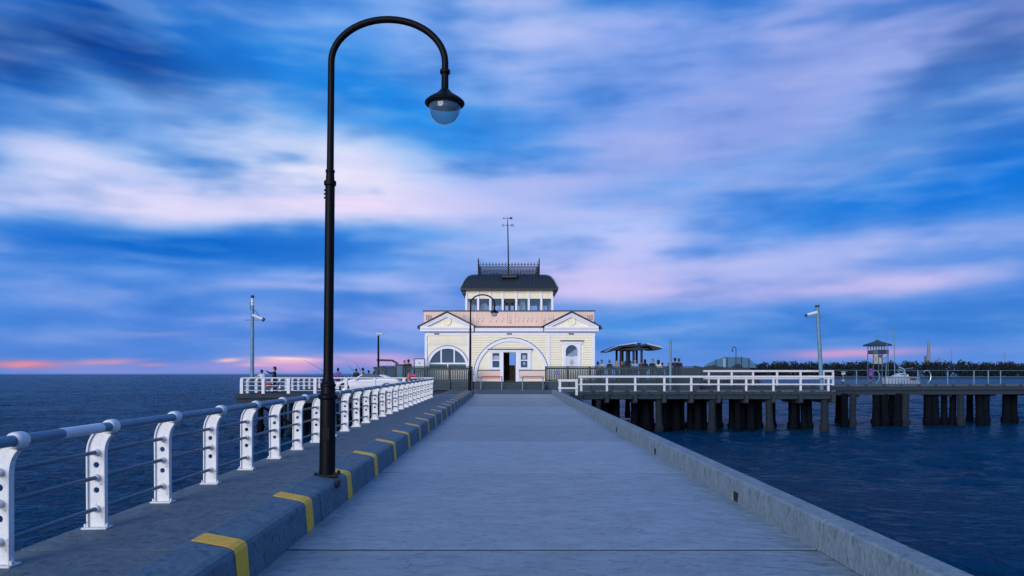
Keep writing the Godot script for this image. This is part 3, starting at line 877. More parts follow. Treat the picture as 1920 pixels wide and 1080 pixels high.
	# dado under the arch: blush boards with two rows of scalloped shingles
	for s: Array in [[cx - R + 0.22, -0.497], [0.952, cx + R - 0.22]]:
		slab(Vector3(s[0], base, F), Vector3(s[1], 1.910, F + 0.03), "dado", M.blush, K)
		slab(Vector3(s[0], 1.910, F), Vector3(s[1], 1.972, F + 0.07), "dado_line", M.frame_blue, K)  # thin dark blue line along the top of the dado
		var nn := int((s[1] - s[0]) / 0.155)
		for row in 4:
			var sc := MB.new()
			for j in nn:
				var px: float = s[0] + 0.01 + (j + (0.5 if row % 2 else 0.0)) * 0.155
				if px + 0.145 > s[1]: continue
				var py := base + 0.02 + row * 0.17
				var poly := PackedVector2Array([Vector2(px, py + 0.2), Vector2(px, py + 0.06), Vector2(px + 0.03, py + 0.02), Vector2(px + 0.073, py), Vector2(px + 0.116, py + 0.02), Vector2(px + 0.146, py + 0.06), Vector2(px + 0.146, py + 0.2)])
				sc.prism(poly, F + 0.03, F + 0.05 + 0.012 * (3 - row) + 0.004 * (j % 2))
			var o := put(sc, "shingle_row", [M.cream, M.rose, M.salmon, M.blush][row], K)
			o.set_meta("kind", "stuff")
	# ---- left bay: scalloped frieze and big round window
	m = MB.new()
	for row in 3:
		for j in 20:
			var px := -6.166 + 0.02 + (j + (0.5 if row % 2 else 0.0)) * 0.158
			if px + 0.15 > -2.979: continue
			var py := 3.979 + row * 0.16
			m.prism(PackedVector2Array([Vector2(px, py + 0.17), Vector2(px, py + 0.06), Vector2(px + 0.075, py), Vector2(px + 0.15, py + 0.06), Vector2(px + 0.15, py + 0.17)]), F + 0.004, F + 0.02 + 0.014 * (2 - row) + 0.003 * (j % 2))
	put(m, "frieze_shingles", M.cream, K).set_meta("kind", "stuff")
	slab(Vector3(-6.166, 3.917, F), Vector3(-2.979, 3.966, F + 0.07), "frieze_ledge", M.trim, K)
	var wxc := -4.572
	var wyc := 2.199
	m = MB.new()
	m.prism(arc_ring(wxc, wyc, 1.42, 1.62, -0.085, PI + 0.085, 48), F - 0.1, F + 0.1)
	m.span(Vector3(wxc - 1.75, 1.992, F - 0.05), Vector3(wxc + 1.75, 2.067, F + 0.14), 0.01)
	var rw := put(m, "round_window", M.trim, K)
	m = MB.new(); m.prism(arc_ring(wxc, wyc, 1.625, 1.67, -0.07, PI + 0.07, 48), F, F + 0.06)
	put(m, "edge", M.frame_blue, rw)
	m = MB.new()
	m.span(Vector3(wxc - 1.45, 2.406, F - 0.06), Vector3(wxc + 1.45, 2.530, F + 0.04)); m.span(Vector3(-5.131, 2.530, F - 0.055), Vector3(-5.028, wyc + 1.4, F + 0.035)); m.span(Vector3(-4.117, 2.530, F - 0.055), Vector3(-4.014, wyc + 1.4, F + 0.035)); m.span(Vector3(-4.614, 2.067, F - 0.055), Vector3(-4.531, 2.406, F + 0.035))
	put(m, "glazing_bars", M.trim, rw)
	m = MB.new(); m.lathe([Vector2(0, 0), Vector2(1.44, 0), Vector2(1.44, 0.012), Vector2(0, 0.012)], 48, Vector3(wxc, wyc, F - 0.03), Basis(Vector3.RIGHT, PI / 2))
	put(m, "pane", M.glass, rw)
	# a blind and tables dimly seen behind it
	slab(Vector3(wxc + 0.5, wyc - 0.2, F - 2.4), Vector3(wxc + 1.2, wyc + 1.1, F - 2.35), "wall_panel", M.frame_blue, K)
	# ---- right bay: arched window with a white notice panel
	m = MB.new()
	m.span(Vector3(4.345, 2.034, F), Vector3(4.593, 3.979, F + 0.085), 0.01); m.span(Vector3(5.503, 2.034, F), Vector3(5.752, 3.979, F + 0.085), 0.01)
	var top_piece := PackedVector2Array([Vector2(4.593, 3.979)])
	for j in 17:
		var a := PI - PI * j / 16.0
		top_piece.append(Vector2(5.048 + cos(a) * 0.455, 3.441 + sin(a) * 0.455))
	top_piece.append(Vector2(5.503, 3.979))
	m.prism(top_piece, F, F + 0.083)
	var aw := put(m, "arched_window", M.trim, K)
	slab(Vector3(4.593, 2.986, F - 0.06), Vector3(5.503, 3.937, F - 0.05), "pane", M.glass, aw)
	slab(Vector3(4.221, 3.979, F), Vector3(5.876, 4.186, F + 0.12), "hood", M.trim, aw, 0.015)
	slab(Vector3(4.159, 4.186, F), Vector3(5.938, 4.268, F + 0.2), "hood_cap", M.frame_blue, aw, 0.01)
	slab(Vector3(4.593, 2.034, F), Vector3(5.503, 3.006, F + 0.04), "notice_panel", M.sign_white, aw)
	m = MB.new(); m.prism(PackedVector2Array([Vector2(-0.45, -0.32), Vector2(0.45, -0.32), Vector2(0.45, 0.32)]), 0, 0.015)
	put(m, "blind", M.curtain, aw, Vector3(5.048, 3.358 , F - 0.2))
	m = MB.new(); m.prism(arc_ring(0, 0, 0.075, 0.12, 0, TAU, 24), 0, 0.006)
	m.span(Vector3(-0.15, -0.02, 0), Vector3(-0.07, 0.02, 0.005)); m.span(Vector3(0.07, -0.02, 0), Vector3(0.15, 0.02, 0.005)); m.span(Vector3(-0.12, 0.17, 0), Vector3(0.12, 0.19, 0.005)); m.span(Vector3(-0.1, 0.23, 0), Vector3(0.1, 0.245, 0.005)); m.span(Vector3(-0.14, -0.23, 0), Vector3(0.14, -0.21, 0.005))
	put(m, "emblem", M.print, aw, Vector3(5.048, 2.530, F + 0.042))
	# ---- corner boards and pilasters
	for s: Array in [[-6.352, -6.166], [-3.000, -2.752], [3.186, 3.372], [6.641, 6.848]]:
		slab(Vector3(s[0], base, F - 0.05), Vector3(s[1], 4.641, F + 0.085), "corner_board", M.trim, K, 0.01)
	# frieze board, cornice
	slab(Vector3(xl - 0.03, 4.620, F - 0.05), Vector3(xr + 0.03, 4.930, F + 0.07), "frieze_board", M.trim, K)
	slab(Vector3(xl - 0.05, 4.881, F), Vector3(xr + 0.05, 4.918, F + 0.12), "frieze_line", M.frame_blue, K)  # thin dark blue line across the frieze board
	slab(Vector3(-2.441, 4.930, F - 0.3), Vector3(2.814, 5.241, F + 0.30), "centre_fascia", M.trim, K, 0.015)
	m = MB.new()
	m.quad(Vector3(-2.524, 5.261, F + 0.36), Vector3(2.897, 5.261, F + 0.36), Vector3(2.897, 5.427, F - 0.9), Vector3(-2.524, 5.427, F - 0.9))
	m.quad(Vector3(-2.524, 5.228, F + 0.36), Vector3(2.897, 5.228, F + 0.36), Vector3(2.897, 5.261, F + 0.36), Vector3(-2.524, 5.261, F + 0.36))
	put(m, "eave_roof", M.roof, K)
	for px: float in [-5.421, 0.207, 5.007]:
		slab(Vector3(px - 0.2, 4.703, F + 0.07), Vector3(px + 0.2, 4.806, F + 0.09), "wall_vent", M.print, K)
	# ---- pediments
	for s: Array in [[-4.614, -6.786, -2.441], [5.007, 2.814, 7.200]]:
		var ped := Node3D.new()
		hang(ped, "pediment", K)
		var ax: float = s[0]
		var x0: float = s[1]
		var x1: float = s[2]
		var yb := 5.323
		var ya := 6.379
		slab(Vector3(x0 + 0.1, 4.930, F - 0.3), Vector3(x1 - 0.1, yb - 0.01, F + 0.36), "base_cornice", M.trim, ped, 0.015)
		slab(Vector3(x0 + 0.16, 5.112, F + 0.3), Vector3(x1 - 0.16, 5.141, F + 0.375), "cornice_line", M.frame_blue, ped)
		var t := MB.new()
		t.prism(PackedVector2Array([Vector2(x0 + 0.5, yb), Vector2(x1 - 0.5, yb), Vector2(ax, ya - 0.2)]), F - 0.2, F + 0.12)
		put(t, "tympanum", M.cream, ped)
		t = MB.new(); t.lathe([Vector2(0.0, 0.06), Vector2(0.25, 0.06), Vector2(0.25, 0.09), Vector2(0.32, 0.09), Vector2(0.33, 0.0)], 28, Vector3(ax, yb + 0.40, F + 0.12), Basis(Vector3.RIGHT, PI / 2))
		put(t, "medallion", M.cream, ped)
		for e: float in [x0, x1]:
			var q := MB.new()
			var d := Vector2(ax - e, ya - yb).normalized()
			var nrm := Vector2(-d.y, d.x) if d.x > 0 else Vector2(d.y, -d.x)
			var a := Vector2(e, yb)
			var b := Vector2(ax, ya)
			var dn := Vector2(0, -0.31)
			q.prism(PackedVector2Array([a, b, b + dn, a + d * 0.66 + Vector2(0, -0.31)]), F - 0.2, F + 0.34)
			put(q, "raking_cornice", M.trim, ped)
			q = MB.new()
			q.prism(PackedVector2Array([a + d * 0.35 - nrm * 0.14, b - Vector2(0, 0.16), b - Vector2(0, 0.19), a + d * 0.35 - nrm * 0.17]), F + 0.3, F + 0.352)
			put(q, "rake_line", M.curtain, ped)
			q = MB.new()
			q.prism(PackedVector2Array([a - d * 0.12 - Vector2(0, 0.03), b + Vector2(0, 0.0), b + Vector2(0, 0.14), a - d * 0.12 + Vector2(0, 0.08)]), F - 1.25, F + 0.42)
			put(q, "roof_edge", M.roof, ped)
	# ---- salmon parapet with pierced slots
	var pz := F - 1.3
	var k2 := (60.0 + 1.3) / 60.0
	var par := CSGCombiner3D.new()
	par.material_override = M.salmon
	hang(par, "pierced_parapet", K)
	csg_box(par, Vector3(-6.414 * k2, 5.261, pz - 0.12), Vector3(6.786 * k2, 6.586 + 0.03, pz))
	for gx: float in [-6.341, -3.298, 3.298, 6.426]:
		for j in 4:
			var x := gx + j * 0.131
			csg_box(par, Vector3(x - 0.036, 5.923, pz - 0.3), Vector3(x + 0.036, 6.337, pz + 0.2), true)
	for gx: float in [-2.706, 0.296, 3.002]:
		for j in 5:
			var yy := 6.399 - j * 0.165
			var x := gx
			csg_box(par, Vector3(x - 0.12, yy - 0.07, pz - 0.3), Vector3(x + 0.12, yy, pz + 0.2), true)
	for gx: float in [-2.241, -1.902, -1.226, -0.803, -0.338, 0.930, 1.311, 1.649, 1.987, 2.367]:
		for j in 3:
			var x := gx + (j % 2) * 0.093
			var yy := 6.337 - j * 0.22
			csg_box(par, Vector3(x - 0.042, yy - 0.13, pz - 0.3), Vector3(x + 0.042, yy, pz + 0.2), true)
	for x: float in [-3.467, -2.410, 0.021, 0.634, 2.706]:
		slab(Vector3(x - 0.035, 5.634, pz), Vector3(x + 0.035, 6.503, pz + 0.035), "parapet_batten", M.salmon, K)
	slab(Vector3(-6.497 * k2, 6.586 + 0.03, pz - 0.2), Vector3(6.869 * k2, 6.648 + 0.05, pz + 0.09), "parapet_cap", M.frame_blue, K)
	slab(Vector3(-6.414 * k2, top, F - 9.6), Vector3(-6.414 * k2 + 0.12, 6.586, pz - 0.13), "side_parapet", M.salmon, K)
	slab(Vector3(6.786 * k2 - 0.12, top, F - 9.6), Vector3(6.786 * k2, 6.586, pz - 0.13), "side_parapet", M.salmon, K)
	slab(Vector3(-6.414 * k2 + 0.13, top - 0.01, F - 9.5), Vector3(6.786 * k2 - 0.13, top + 0.2, pz - 0.14), "flat_roof", M.interior, K)
	# side window hoods
	for s: float in [-1.0, 1.0]:
		var x := -6.331 if s < 0 else 6.869
		var hood := MB.new()
		var pts := PackedVector2Array([Vector2(0, 6.048)])
		for e: Array in [[0.22, 0.12], [0.38, 0.32], [0.55, 0.50], [0.98, 0.68], [0.94, 0.70], [0.1, 0.70], [0.0, 0.66]]:
			pts.append(Vector2(e[0] * s, 6.048 - e[1]))
		hood.prism(pts, F - 4.4, F - 2.4)
		put(hood, "window_hood", M.awning, K, Vector3(x, 0, 0))
	# ---- upper storey: posts, band, windows on four sides
	var U := -63.5
	var ux0 := -3.372
	var ux1 := 3.810
	var ub := U - 6.6
	var yt := 8.496
	var yw := 7.839
	var yf := 5.303 + 0.2
	var sill := 6.788
	m = MB.new()
	m.span(Vector3(ux0, yw, ub), Vector3(ux1, yt, ub + 0.2)); m.span(Vector3(ux0, yw, ub + 0.2), Vector3(ux0 + 0.2, yt, U - 0.2)); m.span(Vector3(ux1 - 0.2, yw, ub + 0.2), Vector3(ux1, yt, U - 0.2)); m.span(Vector3(ux0, yw, U - 0.2), Vector3(ux1, yt, U))
	put(m, "upper_band", M.cream, K)
	m = MB.new()
	m.span(Vector3(ux0, yf, ub), Vector3(ux1, sill, ub + 0.2)); m.span(Vector3(ux0, yf, ub + 0.2), Vector3(ux0 + 0.2, sill, U - 0.2)); m.span(Vector3(ux1 - 0.2, yf, ub + 0.2), Vector3(ux1, sill, U - 0.2)); m.span(Vector3(ux0, yf, U - 0.2), Vector3(ux1, sill, U))
	put(m, "upper_base", M.cream, K)
	var posts := [-3.306, -2.343, -1.336, -0.328, 0.788, 1.817, 2.847, 3.744]
	for x: float in posts:
		slab(Vector3(x - 0.09, sill, U - 0.2), Vector3(x + 0.09, yt, U + 0.05), "upper_post", M.trim, K, 0.008)
		slab(Vector3(x - 0.09, sill, ub - 0.05), Vector3(x + 0.09, yw, ub + 0.2), "upper_post", M.trim, K)
	for j in 5:
		for x: float in [ux0 + 0.1, ux1 - 0.1]:
			slab(Vector3(x - 0.1, sill, ub + 0.9 + j * 1.2), Vector3(x + 0.1, yw, ub + 1.08 + j * 1.2), "upper_post", M.trim, K)
	slab(Vector3(ux0 + 0.25, yw + 0.15, ub + 0.25), Vector3(ux1 - 0.25, yw + 0.25, U - 0.25), "upper_ceiling", M.interior, K)
	slab(Vector3(ux0 - 0.12, yt, ub - 0.12), Vector3(ux1 + 0.12, yt + 0.12, U + 0.12), "upper_cornice", M.trim, K, 0.01)
	for j in 7:
		var x0: float = posts[j] + 0.09
		var x1: float = posts[j + 1] - 0.09
		var w := MB.new()
		if j == 3:
			w.span(Vector3(x0, sill, U - 0.12), Vector3(x0 + 0.12, yw - 0.22, U - 0.04)); w.span(Vector3(x1 - 0.12, sill, U - 0.12), Vector3(x1, yw - 0.22, U - 0.04)); w.span(Vector3((x0 + x1) * 0.5 - 0.1, sill, U - 0.12), Vector3((x0 + x1) * 0.5 + 0.1, yw - 0.36, U - 0.04)); w.span(Vector3(x0, yw - 0.36, U - 0.12), Vector3(x1, yw, U - 0.04))
			put(w, "balcony_door", M.dark_wood, K)
			continue
		for e: Array in [[x0, x0 + 0.05, sill, yw], [x1 - 0.05, x1, sill, yw], [x0 + 0.05, x1 - 0.05, yw - 0.05, yw], [x0 + 0.05, x1 - 0.05, yw - 0.24, yw - 0.20], [x0 + 0.17, x0 + 0.2, sill, yw - 0.05], [x1 - 0.2, x1 - 0.17, sill, yw - 0.05]]:
			w.span(Vector3(e[0], e[2], U - 0.1), Vector3(e[1], e[3], U - 0.05))
		var win := put(w, "upper_window", M.frame_blue, K)
		slab(Vector3(x0, sill, U - 0.085), Vector3(x1, yw, U - 0.078), "pane", M.glass, win)
		if j in [0, 1, 4]:
			slab(Vector3(x0 + 0.22, sill, U - 0.5), Vector3(x1 - 0.22, yw - 0.45 + 0.1 * j, U - 0.48), "blind", M.curtain, win)
	# ---- roof: convex curved hip with seams
	var RX := (ux0 + ux1) * 0.5
	var RZ := (U + ub) * 0.5
	var hx := 4.226 - RX
	var hz := (U - ub) * 0.5 + 0.45
	var prof := [[0.0, 8.649], [0.05, 8.780], [0.16, 8.977], [0.26, 9.218], [0.40, 9.459], [0.60, 9.700], [0.85, 9.831], [1.25, 9.919]]
	m = MB.new()
	for j in prof.size() - 1:
		var a := Vector2(prof[j][0], prof[j][1])
		var b := Vector2(prof[j + 1][0], prof[j + 1][1])
		var dirn := func(i: int) -> Vector2:
			var p0: Array = prof[max(i - 1, 0)]
			var p1: Array = prof[min(i + 1, prof.size() - 1)]
			return Vector2(p1[1] - p0[1], p1[0] - p0[0]).normalized()
		var na: Vector2 = dirn.call(j)
		var nb: Vector2 = dirn.call(j + 1)
		for s: float in [-1.0, 1.0]:
			var pa := [Vector3(-(hx - a.x), a.y, s * (hz - a.x)), Vector3(hx - a.x, a.y, s * (hz - a.x)), Vector3(hx - b.x, b.y, s * (hz - b.x)), Vector3(-(hx - b.x), b.y, s * (hz - b.x))]
			var n1 := Vector3(0, na.y, s * na.x)
			var n2 := Vector3(0, nb.y, s * nb.x)
			m.tri(pa[0], pa[1], pa[2], n1, n1, n2); m.tri(pa[0], pa[2], pa[3], n1, n2, n2)
			pa = [Vector3(s * (hx - a.x), a.y, -(hz - a.x)), Vector3(s * (hx - a.x), a.y, hz - a.x), Vector3(s * (hx - b.x), b.y, hz - b.x), Vector3(s * (hx - b.x), b.y, -(hz - b.x))]
			n1 = Vector3(s * na.x, na.y, 0); n2 = Vector3(s * nb.x, nb.y, 0)
			m.tri(pa[0], pa[1], pa[2], n1, n1, n2); m.tri(pa[0], pa[2], pa[3], n1, n2, n2)
	var tx := hx - 1.25
	var tz := hz - 1.25
	var ty: float = prof[-1][1]
	m.face(Vector3(-tx, ty, -tz), Vector3(tx, ty, -tz), Vector3(tx, ty, tz), Vector3(-tx, ty, tz), Vector3.UP)
	m.span(Vector3(-hx + 0.02, 8.496 - 0.0, -hz + 0.02), Vector3(hx - 0.02, 8.640, hz - 0.02))
	var roof := put(m, "roof", M.roof, K, Vector3(RX, 0, RZ))
	var seam := []
	for e: Array in prof: seam.append(Vector3(0, e[1], hz - e[0] + 0.008))
	for j in 25:
		var x: float = -hx + 0.32 + j * (2.0 * hx - 0.64) / 24.0
		var pts := []
		for q: Vector3 in seam:
			if abs(x) < hx - (hz - q.z) + 0.02: pts.append(Vector3(x, q.y, q.z))
		if pts.size() > 1: rod(pts, 0.009, "seam", M.roof, roof, 6)
	for s: float in [-1.0, 1.0]:
		var hip := []
		for e: Array in prof: hip.append(Vector3(s * (hx - e[0] + 0.01), e[1], hz - e[0] + 0.01))
		rod(hip, 0.05, "hip", M.awning, roof, 8)
		var br := MB.new()
		br.prism(PackedVector2Array([Vector2(0, 0), Vector2(0.42, 0), Vector2(0.36, -0.12), Vector2(0.2, -0.26), Vector2(0.0, -0.42)]), -hz + 0.2, hz - 0.35, Transform3D(Basis(Vector3(s, 0, 0), Vector3.UP, Vector3(0, 0, 1)), Vector3(s * (hx - 0.44), 8.496 - 0.002, 0)))
		put(br, "eave_bracket", M.roof, roof)
		slab(Vector3(s * (hx - 0.12) - 0.1, 9.284, -0.5), Vector3(s * (hx - 0.12) + 0.12, 9.437, 0.5), "side_vent", M.iron, roof)
	slab(Vector3(-0.416 - RX, 9.525, hz - 1.0), Vector3(0.854 - RX, 9.774, hz - 0.16), "roof_vent", M.iron, roof, 0.02)
	slab(Vector3(-0.482 - RX, 9.774, hz - 1.0), Vector3(0.920 - RX, 9.818, hz - 0.08), "vent_lid", M.frame_blue, roof, 0.01)
	# ---- iron cresting
	var c0 := Vector3(-2.350, ty, -64.3)
	var c1 := Vector3(2.705, ty, -64.3)
	var c2 := Vector3(c1.x, ty, -69.0)
	var c3 := Vector3(c0.x, ty, -69.0)
	for e: Array in [[c0, c1], [c1, c2], [c2, c3], [c3, c0]]:
		var from: Vector3 = e[0]
		var to: Vector3 = e[1]
		var d := (to - from).normalized()
		var length := from.distance_to(to)
		var g := MB.new()
		var bs := Basis(d, Vector3.UP, d.cross(Vector3.UP))
		for hh: float in [0.04, 0.34, 0.66, 0.86]:
			g.box(from + d * length * 0.5 + Vector3(0, hh, 0), Vector3(length, 0.026, 0.026), bs)
		var nb := int(length / 0.26)
		for j in nb:
			var q := from + d * ((j + 0.5) * length / nb)
			for row in 3:
				var ring := []
				var cyy: float = [0.19, 0.5, 0.76][row]
				var rr: float = [0.115, 0.12, 0.07][row]
				for a in 11:
					ring.append(q + d * cos(TAU * a / 10.0) * rr + Vector3(0, cyy + sin(TAU * a / 10.0) * rr, 0))
				g.tube(ring, 0.022, 4, false)
				if row < 2:
					var l := d * 0.12
					g.tube([q - l + Vector3(0, cyy - 0.14, 0), q + l + Vector3(0, cyy + 0.14, 0)], 0.018, 4, false)
					g.tube([q + l + Vector3(0, cyy - 0.14, 0), q - l + Vector3(0, cyy + 0.14, 0)], 0.018, 4, false)
			g.tube([q + Vector3(0, 0.86, 0), q + Vector3(0, 0.94, 0), q + Vector3(0, 1.02, 0)], [0.014, 0.04, 0.004], 5)
			# the crest sweeps up towards the corner posts
			var edge: float = min((j + 0.5), nb - j - 0.5) * length / nb
			if edge < 0.7:
				g.tube([q + Vector3(0, 0.86, 0), q + Vector3(0, 1.06 - edge * 0.2 + (0.7 - edge) * 0.25, 0)], 0.016, 5)
		put(g, "cresting_panel", M.iron, K)
	for c: Vector3 in [c0, c1, c2, c3]:
		var g := MB.new()
		g.lathe([Vector2(0.05, 0), Vector2(0.05, 1.12), Vector2(0.075, 1.15), Vector2(0.03, 1.2), Vector2(0.045, 1.27), Vector2(0.0, 1.42)], 10)
		put(g, "cresting_post", M.iron, K, c)
	# ---- weather vane
	var vx := 0.092
	var vz := -66.6
	var vy := 15.124
	var vane := Node3D.new()
	hang(vane, "weather_vane", K)
	vane.position = Vector3(vx, 0, vz)
	m = MB.new(); m.tube([Vector3(0.06, ty, 0), Vector3(0.05, ty + 2.0, 0), Vector3(0.0, vy - 0.75, 0), Vector3(-0.03, vy + 0.02, 0)], [0.085, 0.06, 0.045, 0.018], 8)
	put(m, "pole", M.iron, vane)
	m = MB.new(); m.lathe([Vector2(0.0, -0.08), Vector2(0.07, 0), Vector2(0.0, 0.08)], 10)
	put(m, "finial", M.iron, vane, Vector3(-0.01, vy - 0.68, 0))
	rod([Vector3(-0.36, vy - 0.66, 0), Vector3(0.36, vy - 0.66, 0)], 0.018, "arm", M.iron, vane, 6)
	rod([Vector3(0, vy - 0.66, -0.36), Vector3(0, vy - 0.66, 0.36)], 0.018, "arm", M.iron, vane, 6)
	for e: Array in [["S", -0.42], ["N", 0.40]]:
		var t := TextMesh.new()
		t.text = e[0]; t.font_size = 32; t.pixel_size = 0.0095; t.depth = 0.03
		var sf := SystemFont.new(); sf.font_names = PackedStringArray(["Droid Sans"]); sf.font_weight = 700
		t.font = sf
		inst(t, "letter", M.iron, vane, Vector3(e[1], vy - 0.66, 0))
	m = MB.new()
	m.tube([Vector3(-0.32, 0, 0), Vector3(0.3, 0, 0)], 0.018, 6)
	m.prism(PackedVector2Array([Vector2(-0.42, 0), Vector2(-0.26, 0.07), Vector2(-0.26, -0.07)]), -0.012, 0.012)
	m.prism(PackedVector2Array([Vector2(0.16, 0.0), Vector2(0.22, 0.09), Vector2(0.46, 0.09), Vector2(0.40, 0.0), Vector2(0.46, -0.09), Vector2(0.22, -0.09)]), -0.012, 0.012)
	put(m, "arrow", M.iron, vane, Vector3(-0.03, vy - 0.05, 0))

func terrace() -> void:
	var T := thing("kiosk_terrace", "raised dark timber terrace and steps carrying the kiosk", "terrace")
	slab(Vector3(-8.400, 0.9, -72.5), Vector3(14.480, 1.05, -58.12), "terrace_deck", M.timber, T)
	for j in 3:
		var yy := 0.47 + j * 0.2
		slab(Vector3(-2.440, yy - 0.1, -58.1), Vector3(2.800, yy + 0.19, -57.1 - j * 0.33), "step", M.fence, T, 0.012)
		slab(Vector3(-2.440, yy + 0.15, -57.1 - j * 0.33), Vector3(2.800, yy + 0.185, -57.07 - j * 0.33), "nosing", M.timber, T)
	for j in 8:
		for z in [-59.5, -65.0, -71.0]:
			inst(pile_mesh(0.7, 0.22), "pile", M.pile, T, Vector3(-7.5 + j * 3.1, 0.9, z))
	picket_fence("picket_fence", "dark green picket fence between the sign board and the kiosk steps", -7.720, -2.560, 3)
	picket_fence("picket_fence", "short dark green picket fence in front of the small stall", -10.561, -8.894, 2, -62.0)
	picket_fence("picket_fence", "long dark green picket fence with people gathered behind it", 2.880, 14.440, 7)
	# steel handrails of the steps
	for s: Array in [[-0.354, -1.887, "slim steel handrail ending at the kiosk steps on the sign board side"], [1.179, 2.673, "slim steel handrail ending at the kiosk steps on the arched window side"]]:
		var H := thing("step_handrail", s[2], "handrail", Vector3(s[0], 0.47, -56.9), 0.0, "handrails of the kiosk steps")
		rod([Vector3(0, 0, 0), Vector3(0, 1.02, 0)], 0.045, "post", M.pole, H)
		rod([Vector3(0, 1.0, 0), Vector3(s[1] - s[0], 1.0, 0)], 0.03, "rail", M.red if s[1] < s[0] else M.pole, H)
		rod([Vector3(s[1] - s[0], 0, 0), Vector3(s[1] - s[0], 1.0, 0)], 0.04, "post", M.pole, H)
		slab(Vector3(-0.14, -0.01, -0.1), Vector3(0.14, 0.02, 0.1), "base_plate", M.pole, H)

func picket_fence(called: String, label: String, x0: float, x1: float, bays: int, z := -58.0) -> void:
	var f := thing(called, label, "fence", Vector3(0, 0, z))
	var top := 2.16
	var low := 0.40
	for k in bays + 1:
		var x := lerpf(x0 + 0.06, x1 - 0.06, k / float(bays))
		slab(Vector3(x - 0.07, low, -0.02), Vector3(x + 0.07, top + 0.02, 0.12), "post", M.fence, f, 0.01)
	slab(Vector3(x0, top + 0.022, -0.1), Vector3(x1, top + 0.07, 0.15), "cap_rail", M.fence, f, 0.01)
	slab(Vector3(x0 + 0.14, top - 0.17, 0.0), Vector3(x1 - 0.14, top - 0.01, 0.04), "upper_rail", M.fence, f)
	slab(Vector3(x0 + 0.14, 1.13, -0.04), Vector3(x1 - 0.14, 1.22, -0.005), "lower_rail", M.fence, f)
	var m := MB.new(); m.box(Vector3.ZERO, Vector3(0.082, top - 0.18 - 1.08, 0.022), Basis.IDENTITY, 0.004)
	var pm := m.mesh()
	var n := int((x1 - x0 - 0.3) / 0.128)
	for k in n:
		inst(pm, "picket", M.fence, f, Vector3(x0 + 0.2 + k * (x1 - x0 - 0.4) / (n - 1), (top - 0.18 + 1.08) * 0.5, 0.02 + rng.randf_range(-0.004, 0.004)))
	for k in 3:
		slab(Vector3(x0 + 0.02, low + 0.02 + k * 0.215, -0.06), Vector3(x1 - 0.02, low + 0.22 + k * 0.215, -0.025), "skirt_board", M.fence, f)

